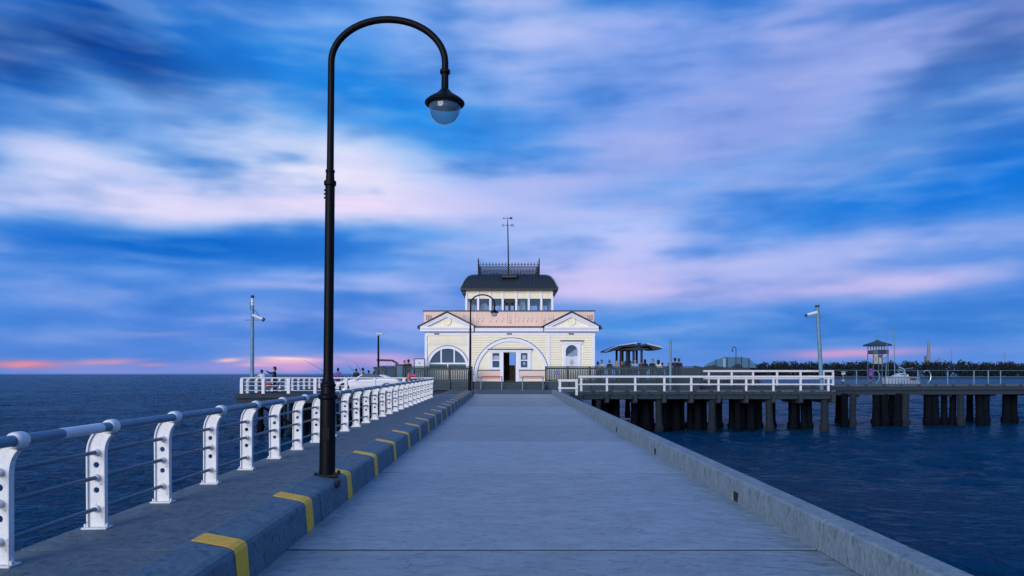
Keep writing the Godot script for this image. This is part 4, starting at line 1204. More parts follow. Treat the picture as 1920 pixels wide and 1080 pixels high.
# ---------------------------------------------------------------- far shore
func far_shore() -> void:
	var r := RandomNumberGenerator.new()
	r.seed = 41
	# wooded shore, a dark mass of trees about 900 m off
	var m := MB.new()
	var m2 := MB.new()
	var x := 262.0
	while x < 820.0:
		var z := -900.0 - r.randf() * 40.0
		var hgt := r.randf_range(12.0, 16.5) * clampf((x - 240.0) / 60.0, 0.55, 1.0) + 4.2
		var wid := r.randf_range(6.0, 11.0)
		var tone := r.randf_range(0.7, 1.5)
		m2.tube([Vector3(x, SEA, z - 2), Vector3(x, SEA + hgt * 0.6, z - 2)], [0.6, 0.3], 5)
		for k in 240:
			var d := Vector3(r.randfn(), r.randfn(), r.randfn()).normalized() * pow(r.randf(), 0.35)
			var q := Vector3(x + d.x * wid, SEA + hgt * 0.52 + d.y * hgt * 0.48, z + d.z * wid * 0.7)
			var a := Vector3(r.randfn(), r.randfn(), r.randfn()).normalized() * r.randf_range(1.3, 3.0)
			var b := Vector3(r.randfn(), r.randfn(), r.randfn()).normalized() * r.randf_range(1.3, 3.0)
			var s := m.v.size()
			m.flat(q, q + a, q + b)
			var col := Color(0.006, 0.011, 0.011) * tone * r.randf_range(0.7, 1.4)
			for j in 3: m.c.append(col)
		x += r.randf_range(2.2, 3.8)
	tag(put(m, "treeline", M.leaf, self), "dark wooded far shore across the harbour water", "treeline", "", "stuff")
	tag(put(m2, "tree_trunks", M.pile, self), "bare trunks inside the dark wooded far shore", "trunks", "", "stuff")
	m = MB.new()
	m.span(Vector3(250, SEA - 1.0, -960), Vector3(900, SEA + 1.6, -896))
	tag(put(m, "shore_bank", M.rock, self), "low dark bank under the wooded far shore", "bank", "", "structure")
	# rocky breakwater head, about 190 m off
	m = MB.new()
	for k in 420:
		var u := r.randf()
		var px := lerpf(40.0, 64.0, u)
		var crest := (3.9 + 2.4) * clampf(sin(PI * clampf((u - 0.02) * 0.98, 0.0, 1.0)) * 1.7, 0.15, 1.0)
		var v := r.randf()
		var q := Vector3(px, SEA + crest * v - 0.3, -190.0 - v * 5.0 + r.randf_range(-0.5, 0.5))
		var s := r.randf_range(0.5, 1.25)
		m.box(q, Vector3(s * r.randf_range(0.8, 1.6), s, s * 1.2), Basis.from_euler(Vector3(r.randf() * 3.0, r.randf() * 3.0, r.randf() * 3.0)), s * 0.25)
	m.prism(PackedVector2Array([Vector2(39, SEA), Vector2(65, SEA), Vector2(61, 2.4), Vector2(56, 3.4), Vector2(47, 3.4), Vector2(42, 2.4)]), -200.0, -193.0)
	tag(put(m, "breakwater_rocks", M.rock, self), "dark heap of breakwater boulders below the grey windbreak screen", "rocks", "", "stuff")
	# windbreak screen on it
	var W := thing("windbreak_screen", "low arched grey screen with posts standing on the breakwater boulders", "screen", Vector3(0, 0, -195.0))
	var pts := PackedVector2Array([Vector2(49.221, 3.3), Vector2(62.938, 3.3), Vector2(62.669, 4.175), Vector2(61.055, 5.654), Vector2(59.172, 5.991), Vector2(55.138, 5.991), Vector2(53.121, 5.386), Vector2(50.834, 4.444)])
	m = MB.new(); m.prism(pts, -0.05, 0.05)
	put(m, "sheet", paint(0.06, 0.16, 0.25, 0.7), W)
	for e: Vector2 in [Vector2(52.717, 5.386), Vector2(54.734, 5.923), Vector2(55.541, 5.923), Vector2(59.172, 6.125), Vector2(61.055, 5.789)]:
		rod([Vector3(e.x, 3.2, 0.1), Vector3(e.x, e.y, 0.1)], 0.12, "post", M.navy, W, 6)
	slab(Vector3(54.466, 3.3, 0.1), Vector3(55.138, 5.654, 0.3), "door_frame", M.awning, W)
	var L := thing("harbour_lamp", "small hooked lamp post standing at the arched grey screen", "lamp post", Vector3(57.234, 3.3, -193.0))
	var hook := [Vector3(0, 0, 0), Vector3(0, 4.2, 0)]
	for k in 9: hook.append(Vector3(-0.45 + cos(PI * k / 8.0) * 0.45, 4.6 + sin(PI * k / 8.0) * 0.6, 0))
	rod(hook, 0.1, "pole", M.navy, L, 6)
	m = MB.new(); m.lathe([Vector2(0.3, -0.45), Vector2(0.22, -0.2), Vector2(0.06, 0.0), Vector2(0.05, 0.3)], 10)
	put(m, "lamp_shade", M.navy, L, Vector3(-0.9, 4.5, 0))
	# watch tower, about 300 m off
	var T := thing("watch_tower", "timber harbour watch tower with pitched roof and glazed cabin on legs", "tower", Vector3(143.793, 0, -300.0))
	T.scale = Vector3(0.76, 1.0, 0.7)
	m = MB.new()
	var e0: float = 13.103
	var e1: float = 14.654
	for s in 4:
		var b := Basis(Vector3.UP, s * PI / 2)
		m.flat(b * Vector3(-5.4, e0, 5.0), b * Vector3(5.4, e0, 5.0), b * Vector3(0.6, e1, 0.6)); m.flat(b * Vector3(-5.4, e0, 5.0), b * Vector3(0.6, e1, 0.6), b * Vector3(-0.6, e1, 0.6))
	m.span(Vector3(-5.3, e0 - 0.5, -4.9), Vector3(5.3, e0 - 0.01, 4.9)); m.span(Vector3(-0.7, e1 - 0.3, -0.7), Vector3(0.7, e1 + 0.3, 0.7))
	put(m, "roof", M.tower_roof, T)
	slab(Vector3(-3.6, 9.482, -3.4), Vector3(-0.9, 10.930, 3.4), "cabin_wall", M.tower_wall, T)
	slab(Vector3(-0.8, 9.482, -3.4), Vector3(4.2, 11.137, 3.6), "balcony_wall", M.navy, T)
	for k in 6:
		var px := -3.4 + k * 1.4
		slab(Vector3(px - 0.14, 10.930, 3.0), Vector3(px + 0.14, e0 - 0.5, 3.3), "mullion", M.tower_wall, T)
		slab(Vector3(px - 0.14, 10.930, -3.3), Vector3(px + 0.14, e0 - 0.5, -3.0), "mullion", M.tower_wall, T)
	slab(Vector3(-3.3, 11.137, 2.9), Vector3(-1.2, e0 - 0.9, 2.95), "pane", M.curtain, T)
	slab(Vector3(1.2, 11.344, 2.9), Vector3(2.3, e0 - 0.9, 2.95), "pane", M.curtain, T)
	for s: Array in [[-3.5, 3.3], [-0.8, 3.3], [0.9, 3.3], [4.0, 3.3], [-3.5, -3.3], [4.0, -3.3]]:
		rod([Vector3(s[0], SEA - 1.0, s[1]), Vector3(s[0], 9.482, s[1])], 0.22, "leg", M.tower_wall, T, 6)
	slab(Vector3(-3.3, 5.758, 3.0), Vector3(-1.0, 9.275, 3.1), "sheeting", M.tower_sheet, T)
	slab(Vector3(-0.6, 5.758, 3.0), Vector3(0.8, 8.034, 3.1), "sheeting", M.tower_sheet, T)
	slab(Vector3(-0.7, 8.034, 2.9), Vector3(0.9, 9.275, 3.15), "stair_box", M.tower_wall, T)
	rod([Vector3(-3.3, 5.965, 3.2), Vector3(-1.0, 8.861, 3.2)], 0.1, "brace", M.tower_wall, T, 5)
	rod([Vector3(-1.0, 5.965, 3.2), Vector3(-3.3, 8.861, 3.2)], 0.1, "brace", M.tower_wall, T, 5)
	rod([Vector3(1.0, 6.999, 3.2), Vector3(4.0, 9.068, 3.2)], 0.1, "brace", M.tower_wall, T, 5)
	rod([Vector3(0, e1, 0), Vector3(0, 18.792, 0)], 0.16, "flagpole", M.pole, T, 6)
	rod([Vector3(4.6, e0, 0), Vector3(4.6, 18.586, 0)], 0.07, "aerial", M.pole, T, 5)
	# distant chimney and works
	var C := thing("power_station", "distant power station block with one tall tapering chimney", "power station", Vector3(654.621, 0, -1200.0))
	m = MB.new(); m.lathe([Vector2(3.6, SEA), Vector2(1.6, 52.930), Vector2(0, 52.930)], 14)
	put(m, "chimney", M.plain_concrete, C)
	slab(Vector3(-4.8, SEA, -4), Vector3(1.0, 29.758, 4), "boiler_house", M.plain_concrete, C)
	for s: Array in [[632.690, 36.517, "distant slim mast rising over the trees beside a lattice frame"], [708.552, 32.723, "distant slim mast rising alone over the far trees"]]:
		var q := thing("harbour_mast", s[2], "mast", Vector3(s[0], 0, -1100.0))
		rod([Vector3(0, SEA, 0), Vector3(0, s[1], 0)], [0.9, 0.5], "pole", M.plain_concrete, q, 6)
		slab(Vector3(-2.0, 14, -0.5), Vector3(2.0, 15, 0.5), "crosstree", M.plain_concrete, q)
	var G := thing("gantry_crane", "distant low gantry crane frame over the trees", "crane", Vector3(616.759, 0, -1100.0))
	rod([Vector3(-8, SEA, 0), Vector3(-3, 25, 0), Vector3(8, 21, 0)], 0.7, "jib", M.plain_concrete, G, 5)
	rod([Vector3(4, SEA, 0), Vector3(-3, 25, 0)], 0.7, "leg", M.plain_concrete, G, 5)
	# moored yacht, about 250 m off
	var Y := thing("sailing_yacht", "white moored sailing yacht with cabin and bare mast beyond the walkway", "yacht", Vector3(127.759, SEA, -250.0))
	var hl := 5.9
	m = MB.new()
	var secs := []
	for k in 13:
		var u := k / 12.0
		var beam := 1.7 * pow(sin(PI * clampf(0.22 + u * 0.78, 0.0, 1.0)), 0.7) + 0.02
		var sheer := 3.15 + 0.35 * (1.0 - u)
		secs.append([lerpf(-hl, hl, u), beam, sheer])
	for k in 12:
		for s: float in [-1.0, 1.0]:
			var a: Array = secs[k]
			var b: Array = secs[k + 1]
			m.quad(Vector3(a[0] + 0.4, -0.3, s * a[1] * 0.75), Vector3(b[0], -0.3, s * b[1] * 0.75), Vector3(b[0], b[2], s * b[1]), Vector3(a[0], a[2], s * a[1]))
		m.face(Vector3(secs[k][0], secs[k][2], -secs[k][1]), Vector3(secs[k][0], secs[k][2], secs[k][1]), Vector3(secs[k + 1][0], secs[k + 1][2], secs[k + 1][1]), Vector3(secs[k + 1][0], secs[k + 1][2], -secs[k + 1][1]), Vector3.UP)
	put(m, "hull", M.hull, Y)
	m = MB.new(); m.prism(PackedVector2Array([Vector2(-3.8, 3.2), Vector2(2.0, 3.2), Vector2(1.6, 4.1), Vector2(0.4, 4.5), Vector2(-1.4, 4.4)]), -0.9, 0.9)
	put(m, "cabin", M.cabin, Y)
	slab(Vector3(-0.9, 3.85, 0.9), Vector3(1.2, 4.15, 0.94), "cabin_window", M.navy, Y)
	slab(Vector3(-5.4, 3.0, 1.2), Vector3(5.0, 3.08, 1.72), "rubbing_strake", M.navy, Y)
	m = MB.new()
	for k in 9:
		if k == 5: continue
		m.span(Vector3(2.0 + k * 0.34, 2.35, 1.55), Vector3(2.0 + k * 0.34 + 0.26, 2.35 + (0.55 if k % 3 == 0 else 0.4), 1.62))
	put(m, "name_lettering", M.navy, Y)
	rod([Vector3(-2.3, 3.3, 0), Vector3(-2.5, 17.827 + 2.48, 0)], [0.16, 0.1], "mast", M.pole, Y, 7)
	rod([Vector3(-2.3, 5.4, 0), Vector3(3.8, 6.2, 0)], 0.1, "boom", M.pole, Y, 6)
	m = MB.new(); m.tube([Vector3(1.0, 4.4, 0), Vector3(0.8, 5.6, 0), Vector3(0.0, 6.2, 0), Vector3(-1.0, 6.3, 0)], 0.14, 6)
	put(m, "arch", M.cabin, Y)
	rod([Vector3(-5.2, 3.4, 0), Vector3(-4.5, 16.103 + 2.48, 0)], [0.16, 0.05], "forestay", M.pole, Y, 6)

# ---------------------------------------------------------------- lamps
func street_lamp(at: Vector3, label: String) -> void:
	var L := thing("street_lamp", label, "street lamp", at, 0.0, "black hooked lamps on the kerb")
	L.rotation.z = -0.010
	var m := MB.new()
	m.lathe([Vector2(0.094, 0.0), Vector2(0.092, 0.90), Vector2(0.1, 0.905), Vector2(0.117, 0.92), Vector2(0.117, 0.95), Vector2(0.1, 0.965), Vector2(0.088, 0.975), Vector2(0.082, 1.05), Vector2(0.092, 1.06), Vector2(0.092, 1.085), Vector2(0.078, 1.10), Vector2(0.06, 1.16), Vector2(0.0575, 1.22)], 28)
	put(m, "base_sleeve", M.black, L)
	m = MB.new(); m.box(Vector3(0, 0.008, 0), Vector3(0.27, 0.018, 0.27), Basis.IDENTITY, 0.005)
	for s: float in [-1.0, 1.0]:
		for q: float in [-1.0, 1.0]: m.lathe([Vector2(0.018, 0.0), Vector2(0.018, 0.035), Vector2(0.0, 0.04)], 6, Vector3(s * 0.112, 0.01, q * 0.112))
	put(m, "base_plate", M.rubber, L)
	m = MB.new(); m.box(Vector3(0, 0.5, 0.092), Vector3(0.09, 0.16, 0.01), Basis.IDENTITY, 0.003)
	put(m, "access_door", M.black, L)
	m = MB.new(); m.lathe([Vector2(0.0575, 1.2), Vector2(0.056, 3.44), Vector2(0.07, 3.45), Vector2(0.073, 3.475), Vector2(0.07, 3.50), Vector2(0.052, 3.505), Vector2(0.048, 3.6), Vector2(0.055, 3.605), Vector2(0.055, 3.63), Vector2(0.042, 3.64)], 24)
	for k in 3: m.lathe([Vector2(0.012, -0.01), Vector2(0.012, 0.012), Vector2(0, 0.014)], 6, Vector3(-0.056, 3.3 + k * 0.045, 0.01), Basis(Vector3(0, 0, 1), PI / 2))
	put(m, "pole", M.black, L)
	var pts := [Vector3(0, 3.6, 0), Vector3(0, 4.2, 0), Vector3(0, 4.7, 0)]
	var rad := [0.043, 0.041, 0.04]
	for k in 25:
		var a := PI - PI * k / 24.0
		pts.append(Vector3(0.677 + cos(a) * 0.677, 4.92 + sin(a) * 0.51, 0)); rad.append(0.04)
	pts.append(Vector3(1.354, 4.84, 0)); rad.append(0.04)
	m = MB.new(); m.tube(pts, rad, 14)
	put(m, "swan_neck", M.black, L)
	m = MB.new()
	m.lathe([Vector2(0.055, 4.79), Vector2(0.062, 4.80), Vector2(0.062, 4.825), Vector2(0.055, 4.84), Vector2(0.04, 4.845)], 20)
	m.lathe([Vector2(0.05, 4.59), Vector2(0.043, 4.61), Vector2(0.042, 4.80)], 20)
	put(m, "neck", M.black, L, Vector3(1.354, 0, 0))
	m = MB.new()
	m.lathe([Vector2(0.2, 4.425), Vector2(0.228, 4.42), Vector2(0.238, 4.435), Vector2(0.234, 4.455), Vector2(0.2, 4.487), Vector2(0.15, 4.52), Vector2(0.105, 4.548), Vector2(0.075, 4.575), Vector2(0.06, 4.595), Vector2(0.045, 4.60)], 36)
	m.lathe([Vector2(0.05, 4.57), Vector2(0.14, 4.515), Vector2(0.19, 4.47), Vector2(0.2, 4.425)].map(func(q: Vector2) -> Vector2: return q), 36)
	put(m, "lamp_shade", M.black, L, Vector3(1.354, 0, 0))
	m = MB.new()
	var bowl := []
	for k in 15:
		var a := -PI / 2 + k / 14.0 * PI * 0.56
		bowl.append(Vector2(cos(a) * 0.19, 4.39 + sin(a) * 0.2))
	m.lathe(bowl, 36)
	put(m, "glass_bowl", M.bowl, L, Vector3(1.354, 0, 0))
	m = MB.new(); m.lathe([Vector2(0, 4.40), Vector2(0.035, 4.42), Vector2(0.045, 4.46), Vector2(0.03, 4.53), Vector2(0.03, 4.56)], 14)
	put(m, "bulb", M.curtain, L, Vector3(1.354, 0, 0))

func lamps() -> void:
	street_lamp(Vector3(-2.135, 0.343 + gy(-9.2), -9.2), "tall black hooked street lamp rising beside a yellow band, nothing else near it")
	street_lamp(Vector3(-2.09, 0.343 + gy(-43.8), -43.8), "black hooked street lamp standing at the kerb end before the kiosk front")
	slab(Vector3(-1.99, 0.31, -9.05), Vector3(-1.945, 0.385, -8.9), "conduit_box", M.rubber, self)
	tag(get_child(get_child_count() - 1), "small dark conduit box on the kerb edge at a lamp foot", "box")

# ---------------------------------------------------------------- railings
func post_mesh(fl: float) -> ArrayMesh:
	# cast channel post: web with two open holes, flanges on both edges, head bent towards +X
	var m := MB.new()
	var rows := []
	for y: float in [0.0, 0.25, 0.345, 0.43, 0.6, 0.685, 0.74]: rows.append([Vector2(-0.085, y), Vector2(0.085, y)])
	for k in 9:
		var u := k / 8.0
		var l := Vector2(-0.085, 0.74).bezier_interpolate(Vector2(-0.085, 0.90), Vector2(-0.02, 0.99), Vector2(0.09, 1.04), u)
		var rr := Vector2(0.085, 0.74).bezier_interpolate(Vector2(0.085, 0.84), Vector2(0.11, 0.91), Vector2(0.16, 0.955), u)
		if k > 0: rows.append([l, rr])
	var t := 0.011
	for k in rows.size() - 1:
		var a: Vector2 = rows[k][0]
		var b: Vector2 = rows[k][1]
		var c: Vector2 = rows[k + 1][1]
		var d: Vector2 = rows[k + 1][0]
		if k == 2 or k == 4:
			var ctr := Vector2(0, (a.y + d.y) * 0.5)
			var rim := []
			var edge := []
			for j in 16:
				var an := TAU * j / 16.0 + PI / 4
				rim.append(ctr + Vector2(cos(an), sin(an)) * 0.03)
				var q := Vector2(cos(an), sin(an))
				var sc: float = min(0.085 / max(abs(q.x), 0.001), (d.y - a.y) * 0.5 / max(abs(q.y), 0.001))
				edge.append(ctr + q * sc)
			var corners := [Vector2(0.085, d.y), Vector2(-0.085, d.y), Vector2(-0.085, a.y), Vector2(0.085, a.y)]
			for z: float in [t, -t]:
				var nn := Vector3(0, 0, sign(z))
				for j in 16:
					var j2 := (j + 1) % 16
					m.face(Vector3(rim[j].x, rim[j].y, z), Vector3(edge[j].x, edge[j].y, z), Vector3(edge[j2].x, edge[j2].y, z), Vector3(rim[j2].x, rim[j2].y, z), nn)
					for cc: Vector2 in corners:
						if (edge[j].x == cc.x or edge[j].y == cc.y or true) and _between(edge[j], edge[j2], cc):
							m.tri(Vector3(edge[j].x, edge[j].y, z), Vector3(cc.x, cc.y, z), Vector3(edge[j2].x, edge[j2].y, z), nn, nn, nn)
			for j in 16:
				var j2 := (j + 1) % 16
				var nn := Vector3(ctr.x - rim[j].x, ctr.y - rim[j].y, 0).normalized()
				m.face(Vector3(rim[j].x, rim[j].y, -t), Vector3(rim[j2].x, rim[j2].y, -t), Vector3(rim[j2].x, rim[j2].y, t), Vector3(rim[j].x, rim[j].y, t), nn)
		else:
			m.face(Vector3(a.x, a.y, t), Vector3(b.x, b.y, t), Vector3(c.x, c.y, t), Vector3(d.x, d.y, t), Vector3(0, 0, 1))
			m.face(Vector3(a.x, a.y, -t), Vector3(b.x, b.y, -t), Vector3(c.x, c.y, -t), Vector3(d.x, d.y, -t), Vector3(0, 0, -1))
		for s in 2:
			var p: Vector2 = rows[k][s]
			var q: Vector2 = rows[k + 1][s]
			var e := (q - p).normalized()
			var o := Vector2(-e.y, e.x) * (1.0 if s == 0 else -1.0)
			var w := o * 0.007
			var i := o * -0.007
			for g: Array in [[w, o], [i, -o]]:
				var gv: Vector2 = g[0]
				var gn: Vector2 = g[1]
				m.face(Vector3(p.x + gv.x, p.y + gv.y, -fl), Vector3(q.x + gv.x, q.y + gv.y, -fl), Vector3(q.x + gv.x, q.y + gv.y, fl), Vector3(p.x + gv.x, p.y + gv.y, fl), Vector3(gn.x, gn.y, 0))
			for z: float in [fl, -fl]:
				m.face(Vector3(p.x + w.x, p.y + w.y, z), Vector3(q.x + w.x, q.y + w.y, z), Vector3(q.x + i.x, q.y + i.y, z), Vector3(p.x + i.x, p.y + i.y, z), Vector3(0, 0, sign(z)))
	# bosses round the three rails
	for y: float in [0.2, 0.515, 0.77]:
		m.lathe([Vector2(0.036, 0.0), Vector2(0.036, 0.04), Vector2(0.022, 0.045)], 14, Vector3(0, y, 0.008), Basis(Vector3.RIGHT, PI / 2))
	return m.mesh()

func _between(a: Vector2, b: Vector2, c: Vector2) -> bool:
	# corner c of the plate lies between two neighbouring edge points that sit on different sides
	return a.distance_to(c) + b.distance_to(c) < a.distance_to(b) * 1.6 and abs((a - b).x) > 0.001 and abs((a - b).y) > 0.001

func railings() -> void:
	var b := tilt()
	var R := thing("pier_railing", "white cast railing posts with thick blue grey handrail beside the footpath", "railing")
	var pm := post_mesh(0.035)
	var m := MB.new(); m.lathe([Vector2(0.048, -0.07), Vector2(0.06, -0.07), Vector2(0.069, -0.06), Vector2(0.073, -0.03), Vector2(0.073, 0.03), Vector2(0.069, 0.06), Vector2(0.06, 0.07), Vector2(0.048, 0.07)], 24, Vector3.ZERO, Basis(Vector3.RIGHT, PI / 2))
	var cm := m.mesh()
	m = MB.new(); m.box(Vector3(0.0, 0.009, 0), Vector3(0.25, 0.018, 0.16), Basis.IDENTITY, 0.004)
	for x: float in [-0.105, 0.11]:
		m.lathe([Vector2(0.014, 0.015), Vector2(0.014, 0.05), Vector2(0, 0.052)], 6, Vector3(x, 0, 0.03))
	m.prism(PackedVector2Array([Vector2(0.085, 0.018), Vector2(0.125, 0.018), Vector2(0.085, 0.09)]), -0.008, 0.008)
	var fm := m.mesh()
	for k in 29:
		var z := -3.33 - 1.5 * (k - 1)
		if z < -43.6: break
		var p := inst(pm, "post", M.white, R, Vector3(-4.145, gy(z) - 0.002, z))
		p.rotation.z = rng.randf_range(-0.008, 0.008)
		p.rotation.y = rng.randf_range(-0.05, 0.05)
		inst(cm, "clamp", M.white, p, Vector3(0.145, 1.03, 0.0), b)
		inst(fm, "base_plate", M.white, p, Vector3(0, 0, 0))
		if k < 28 and z > -42.2:
			var z2 := z - 1.5
			rod([Vector3(-4.0, gy(z) + 1.03, z + 0.005), Vector3(-4.0, gy(z2) + 1.03, z2 + 0.005)], 0.047, "handrail", M.pipe, R, 16)
	for y: float in [0.2, 0.515, 0.77]:
		rod([Vector3(-4.145, gy(-1.5) + y, -1.5), Vector3(-4.145, gy(-43.4) + y, -43.4)], 0.021, "mid_rail", M.rail, R, 12)
	rod([Vector3(-4.0, gy(-6.95) + 1.03, -6.95), Vector3(-4.0, gy(-7.62) + 1.03, -7.62)], 0.0495, "white_sleeve", M.white, R, 16)
	# platform railings: front (thin rails, posts edge on) and the long outer side
	var y := 0.36
	var P := thing("platform_railing", "white railing with four thin rails across the front of the timber platform", "railing")
	var pm2 := post_mesh(0.1)
	for x: float in [-17.378, -15.965, -14.308, -12.563, -10.539, -8.689, -6.735]:
		inst(pm2, "post", M.white, P, Vector3(x, y, -50.75), Basis(Vector3.UP, PI / 2))
	for h: float in [0.2, 0.515, 0.77, 1.02]:
		rod([Vector3(-17.448, y + h, -50.78 - (0.1 if h > 1.0 else 0.0)), Vector3(-4.816, y + h, -50.78 - (0.1 if h > 1.0 else 0.0))], 0.045 if h > 1.0 else 0.022, "rail", M.white, P, 8)
	var Q := thing("platform_railing", "long white railing with pierced posts along the seaward side of the platform", "railing")
	for k in 24:
		var z := -51.6 - k * 1.8
		inst(pm, "post", M.white, Q, Vector3(-17.3, y, z))
	for h: float in [0.2, 0.515, 0.77]:
		rod([Vector3(-17.3, y + h, -51.0), Vector3(-17.3, y + h, -95.0)], 0.022, "mid_rail", M.rail, Q, 8)
	rod([Vector3(-17.15, y + 1.03, -51.0), Vector3(-17.15, y + 1.03, -95.0)], 0.047, "handrail", M.pipe, Q, 10)

# ---------------------------------------------------------------- small things
func small_things() -> void:
	var m := MB.new()
	# camera mast on the platform
	var A := thing("camera_mast", "tall grey mast with cameras standing on the timber platform", "mast", Vector3(-17.124, 0.36, -52.0))
	m = MB.new(); m.tube([Vector3(0, 0, 0), Vector3(0.03, 5.9, 0)], [0.135, 0.105], 14)
	put(m, "pole", M.pole, A)
	m = MB.new(); m.lathe([Vector2(0.1, 5.85), Vector2(0.1, 6.1), Vector2(0.13, 6.12), Vector2(0.13, 6.16), Vector2(0.08, 6.18), Vector2(0.08, 6.3), Vector2(0.11, 6.32), Vector2(0.11, 6.36), Vector2(0.07, 6.4)], 14)
	put(m, "head", M.sign_white, A, Vector3(0.03, 0, 0))
	m = MB.new(); m.lathe([Vector2(0.0, 6.36), Vector2(0.1, 6.39), Vector2(0.13, 6.48), Vector2(0.1, 6.57), Vector2(0.0, 6.6)], 14)
	put(m, "dome_camera", M.navy, A, Vector3(0.03, 0, 0))
	rod([Vector3(-0.45, 4.92, 0), Vector3(0.5, 4.92, 0)], 0.03, "cross_arm", M.pole, A)
	rod([Vector3(0.06, 5.25, 0.05), Vector3(0.78, 4.95, 0.05)], [0.09, 0.11], "floodlight", M.sign_white, A, 10)
	rod([Vector3(0.72, 4.98, 0.06), Vector3(0.84, 4.9, 0.06)], 0.13, "floodlight_lens", M.frame_blue, A, 10)
	rod([Vector3(0.12, 5.62, 0), Vector3(0.3, 5.45, 0), Vector3(0.55, 5.08, 0)], 0.02, "cable", M.navy, A, 6)
	rod([Vector3(-0.1, 5.6, 0), Vector3(-0.1, 6.15, 0)], 0.02, "aerial", M.navy, A, 6)
	# flood light mast on the landing, leaning a little
	A = thing("light_mast", "leaning grey mast with a white floodlight arm behind the landing railing", "mast", Vector3(23.232, 0.48, -57.0))
	A.rotation.z = 0.055
	m = MB.new(); m.tube([Vector3(0, 0, 0), Vector3(0, 6.1, 0)], [0.16, 0.12], 14)
	put(m, "pole", M.pole, A)
	m = MB.new(); m.lathe([Vector2(0.13, 6.1), Vector2(0.16, 6.14), Vector2(0.16, 6.24), Vector2(0.0, 6.26)], 12)
	put(m, "cap", M.navy, A)
	rod([Vector3(-0.9, 5.42, 0), Vector3(0.42, 5.36, 0)], 0.035, "cross_arm", M.pole, A)
	rod([Vector3(-0.08, 5.72, 0.04), Vector3(-0.8, 5.58, 0.04)], [0.13, 0.1], "floodlight", M.sign_white, A, 10)
	rod([Vector3(-0.78, 5.6, 0.04), Vector3(-0.94, 5.5, 0.04)], 0.09, "floodlight_lens", M.frame_blue, A, 8)
	rod([Vector3(0, 6.1, 0), Vector3(-0.4, 5.72, 0)], 0.015, "stay", M.navy, A, 5)
	for x: float in [-0.85, -0.5, 0.36]:
		rod([Vector3(x, 5.34, 0), Vector3(x, 5.5, 0)], 0.035, "insulator", M.pole, A, 6)
	# plain pole
	A = thing("bare_pole", "plain blue grey steel pole standing in front of the long picket fence", "pole", Vector3(12.068, 0.48, -57.0))
	m = MB.new(); m.tube([Vector3(0, 0, 0), Vector3(0, 3.62, 0)], 0.095, 12)
	put(m, "shaft", M.pole, A)
	put(m, "cap", M.pole, A, Vector3(0, 3.55, 0), Basis.from_scale(Vector3(1.08, 0.025, 1.08)))
	# slim lamp by the stall
	A = thing("flat_head_lamp", "slim dark lamp post with a flat white head beside the small stall", "lamp post", Vector3(-10.449, 0.36, -63.0))
	m = MB.new(); m.tube([Vector3(0, 0, 0), Vector3(0, 1.6, 0), Vector3(0, 1.62, 0), Vector3(0, 4.5, 0)], [0.13, 0.13, 0.085, 0.07], 12)
	put(m, "pole", M.black, A)
	m = MB.new(); m.box(Vector3(0.12, 4.58, 0), Vector3(0.55, 0.1, 0.3), Basis(Vector3(0, 0, 1), -0.12), 0.03)
	put(m, "lamp_head", M.sign_white, A)
	m = MB.new(); m.tube([Vector3(0, 4.45, 0), Vector3(0, 4.6, 0)], 0.09, 10)
	put(m, "lamp_neck", M.sign_white, A)
	# small stall
	A = thing("kiosk_stall", "small open stall with slatted valance and blue counter behind the fence", "stall", Vector3(-10.131, 1.0, -65.0))
	slab(Vector3(-0.62, 0, -0.5), Vector3(0.62, 1.35, 0.4), "counter", M.teal, A)
	slab(Vector3(-0.3, 0.9, 0.4), Vector3(0.0, 1.3, 0.44), "counter_panel", M.navy, A)
	slab(Vector3(0.05, 0.9, 0.4), Vector3(0.55, 1.3, 0.44), "counter_panel", M.blue, A)
	for k in 6:
		slab(Vector3(-0.56 + k * 0.22, 1.36, 0.3), Vector3(-0.48 + k * 0.22, 1.72, 0.36), "slat", M.sign_white, A)
	m = MB.new(); m.prism(PackedVector2Array([Vector2(-0.72, 1.74), Vector2(0.5, 1.74), Vector2(0.95, 1.5), Vector2(0.98, 1.58), Vector2(0.52, 1.86), Vector2(-0.7, 1.9)]), -0.5, 0.5)
	put(m, "canopy", M.navy, A)
	rod([Vector3(0.9, 0, 0.4), Vector3(0.9, 1.55, 0.4)], 0.04, "leg", M.navy, A, 6)
	# people-high cabinet
	A = thing("service_cabinet", "teal steel service cabinet with dark frame between two picket fences", "cabinet", Vector3(-8.060, 0.40, -58.0))
	slab(Vector3(-0.3, 0, -0.4), Vector3(0.3, 1.92, 0.0), "body", M.dark_wood, A, 0.01)
	slab(Vector3(-0.17, 0.9, 0.0), Vector3(0.26, 1.86, 0.03), "door", M.teal, A, 0.005)
	slab(Vector3(0.0, 0.1, 0.0), Vector3(0.26, 0.88, 0.03), "door", M.teal, A, 0.005)
	slab(Vector3(-0.34, 1.92, -0.44), Vector3(0.34, 1.98, 0.05), "lid", M.fence, A, 0.005)
	# sign board with a small emblem
	A = thing("notice_board", "pale framed notice board with a small emblem beside the round window", "sign", Vector3(-6.608, 1.05, -58.6))
	slab(Vector3(-0.36, 0.3, -0.03), Vector3(0.36, 1.72, 0.02), "panel", M.sign_white, A)
	for s: Array in [[-0.42, -0.36, 0.0, 1.78], [0.36, 0.42, 0.0, 1.78], [-0.36, 0.36, 1.72, 1.78], [-0.36, 0.36, 0.24, 0.3]]:
		slab(Vector3(s[0], s[2], -0.05), Vector3(s[1], s[3], 0.04), "frame", M.fence, A)
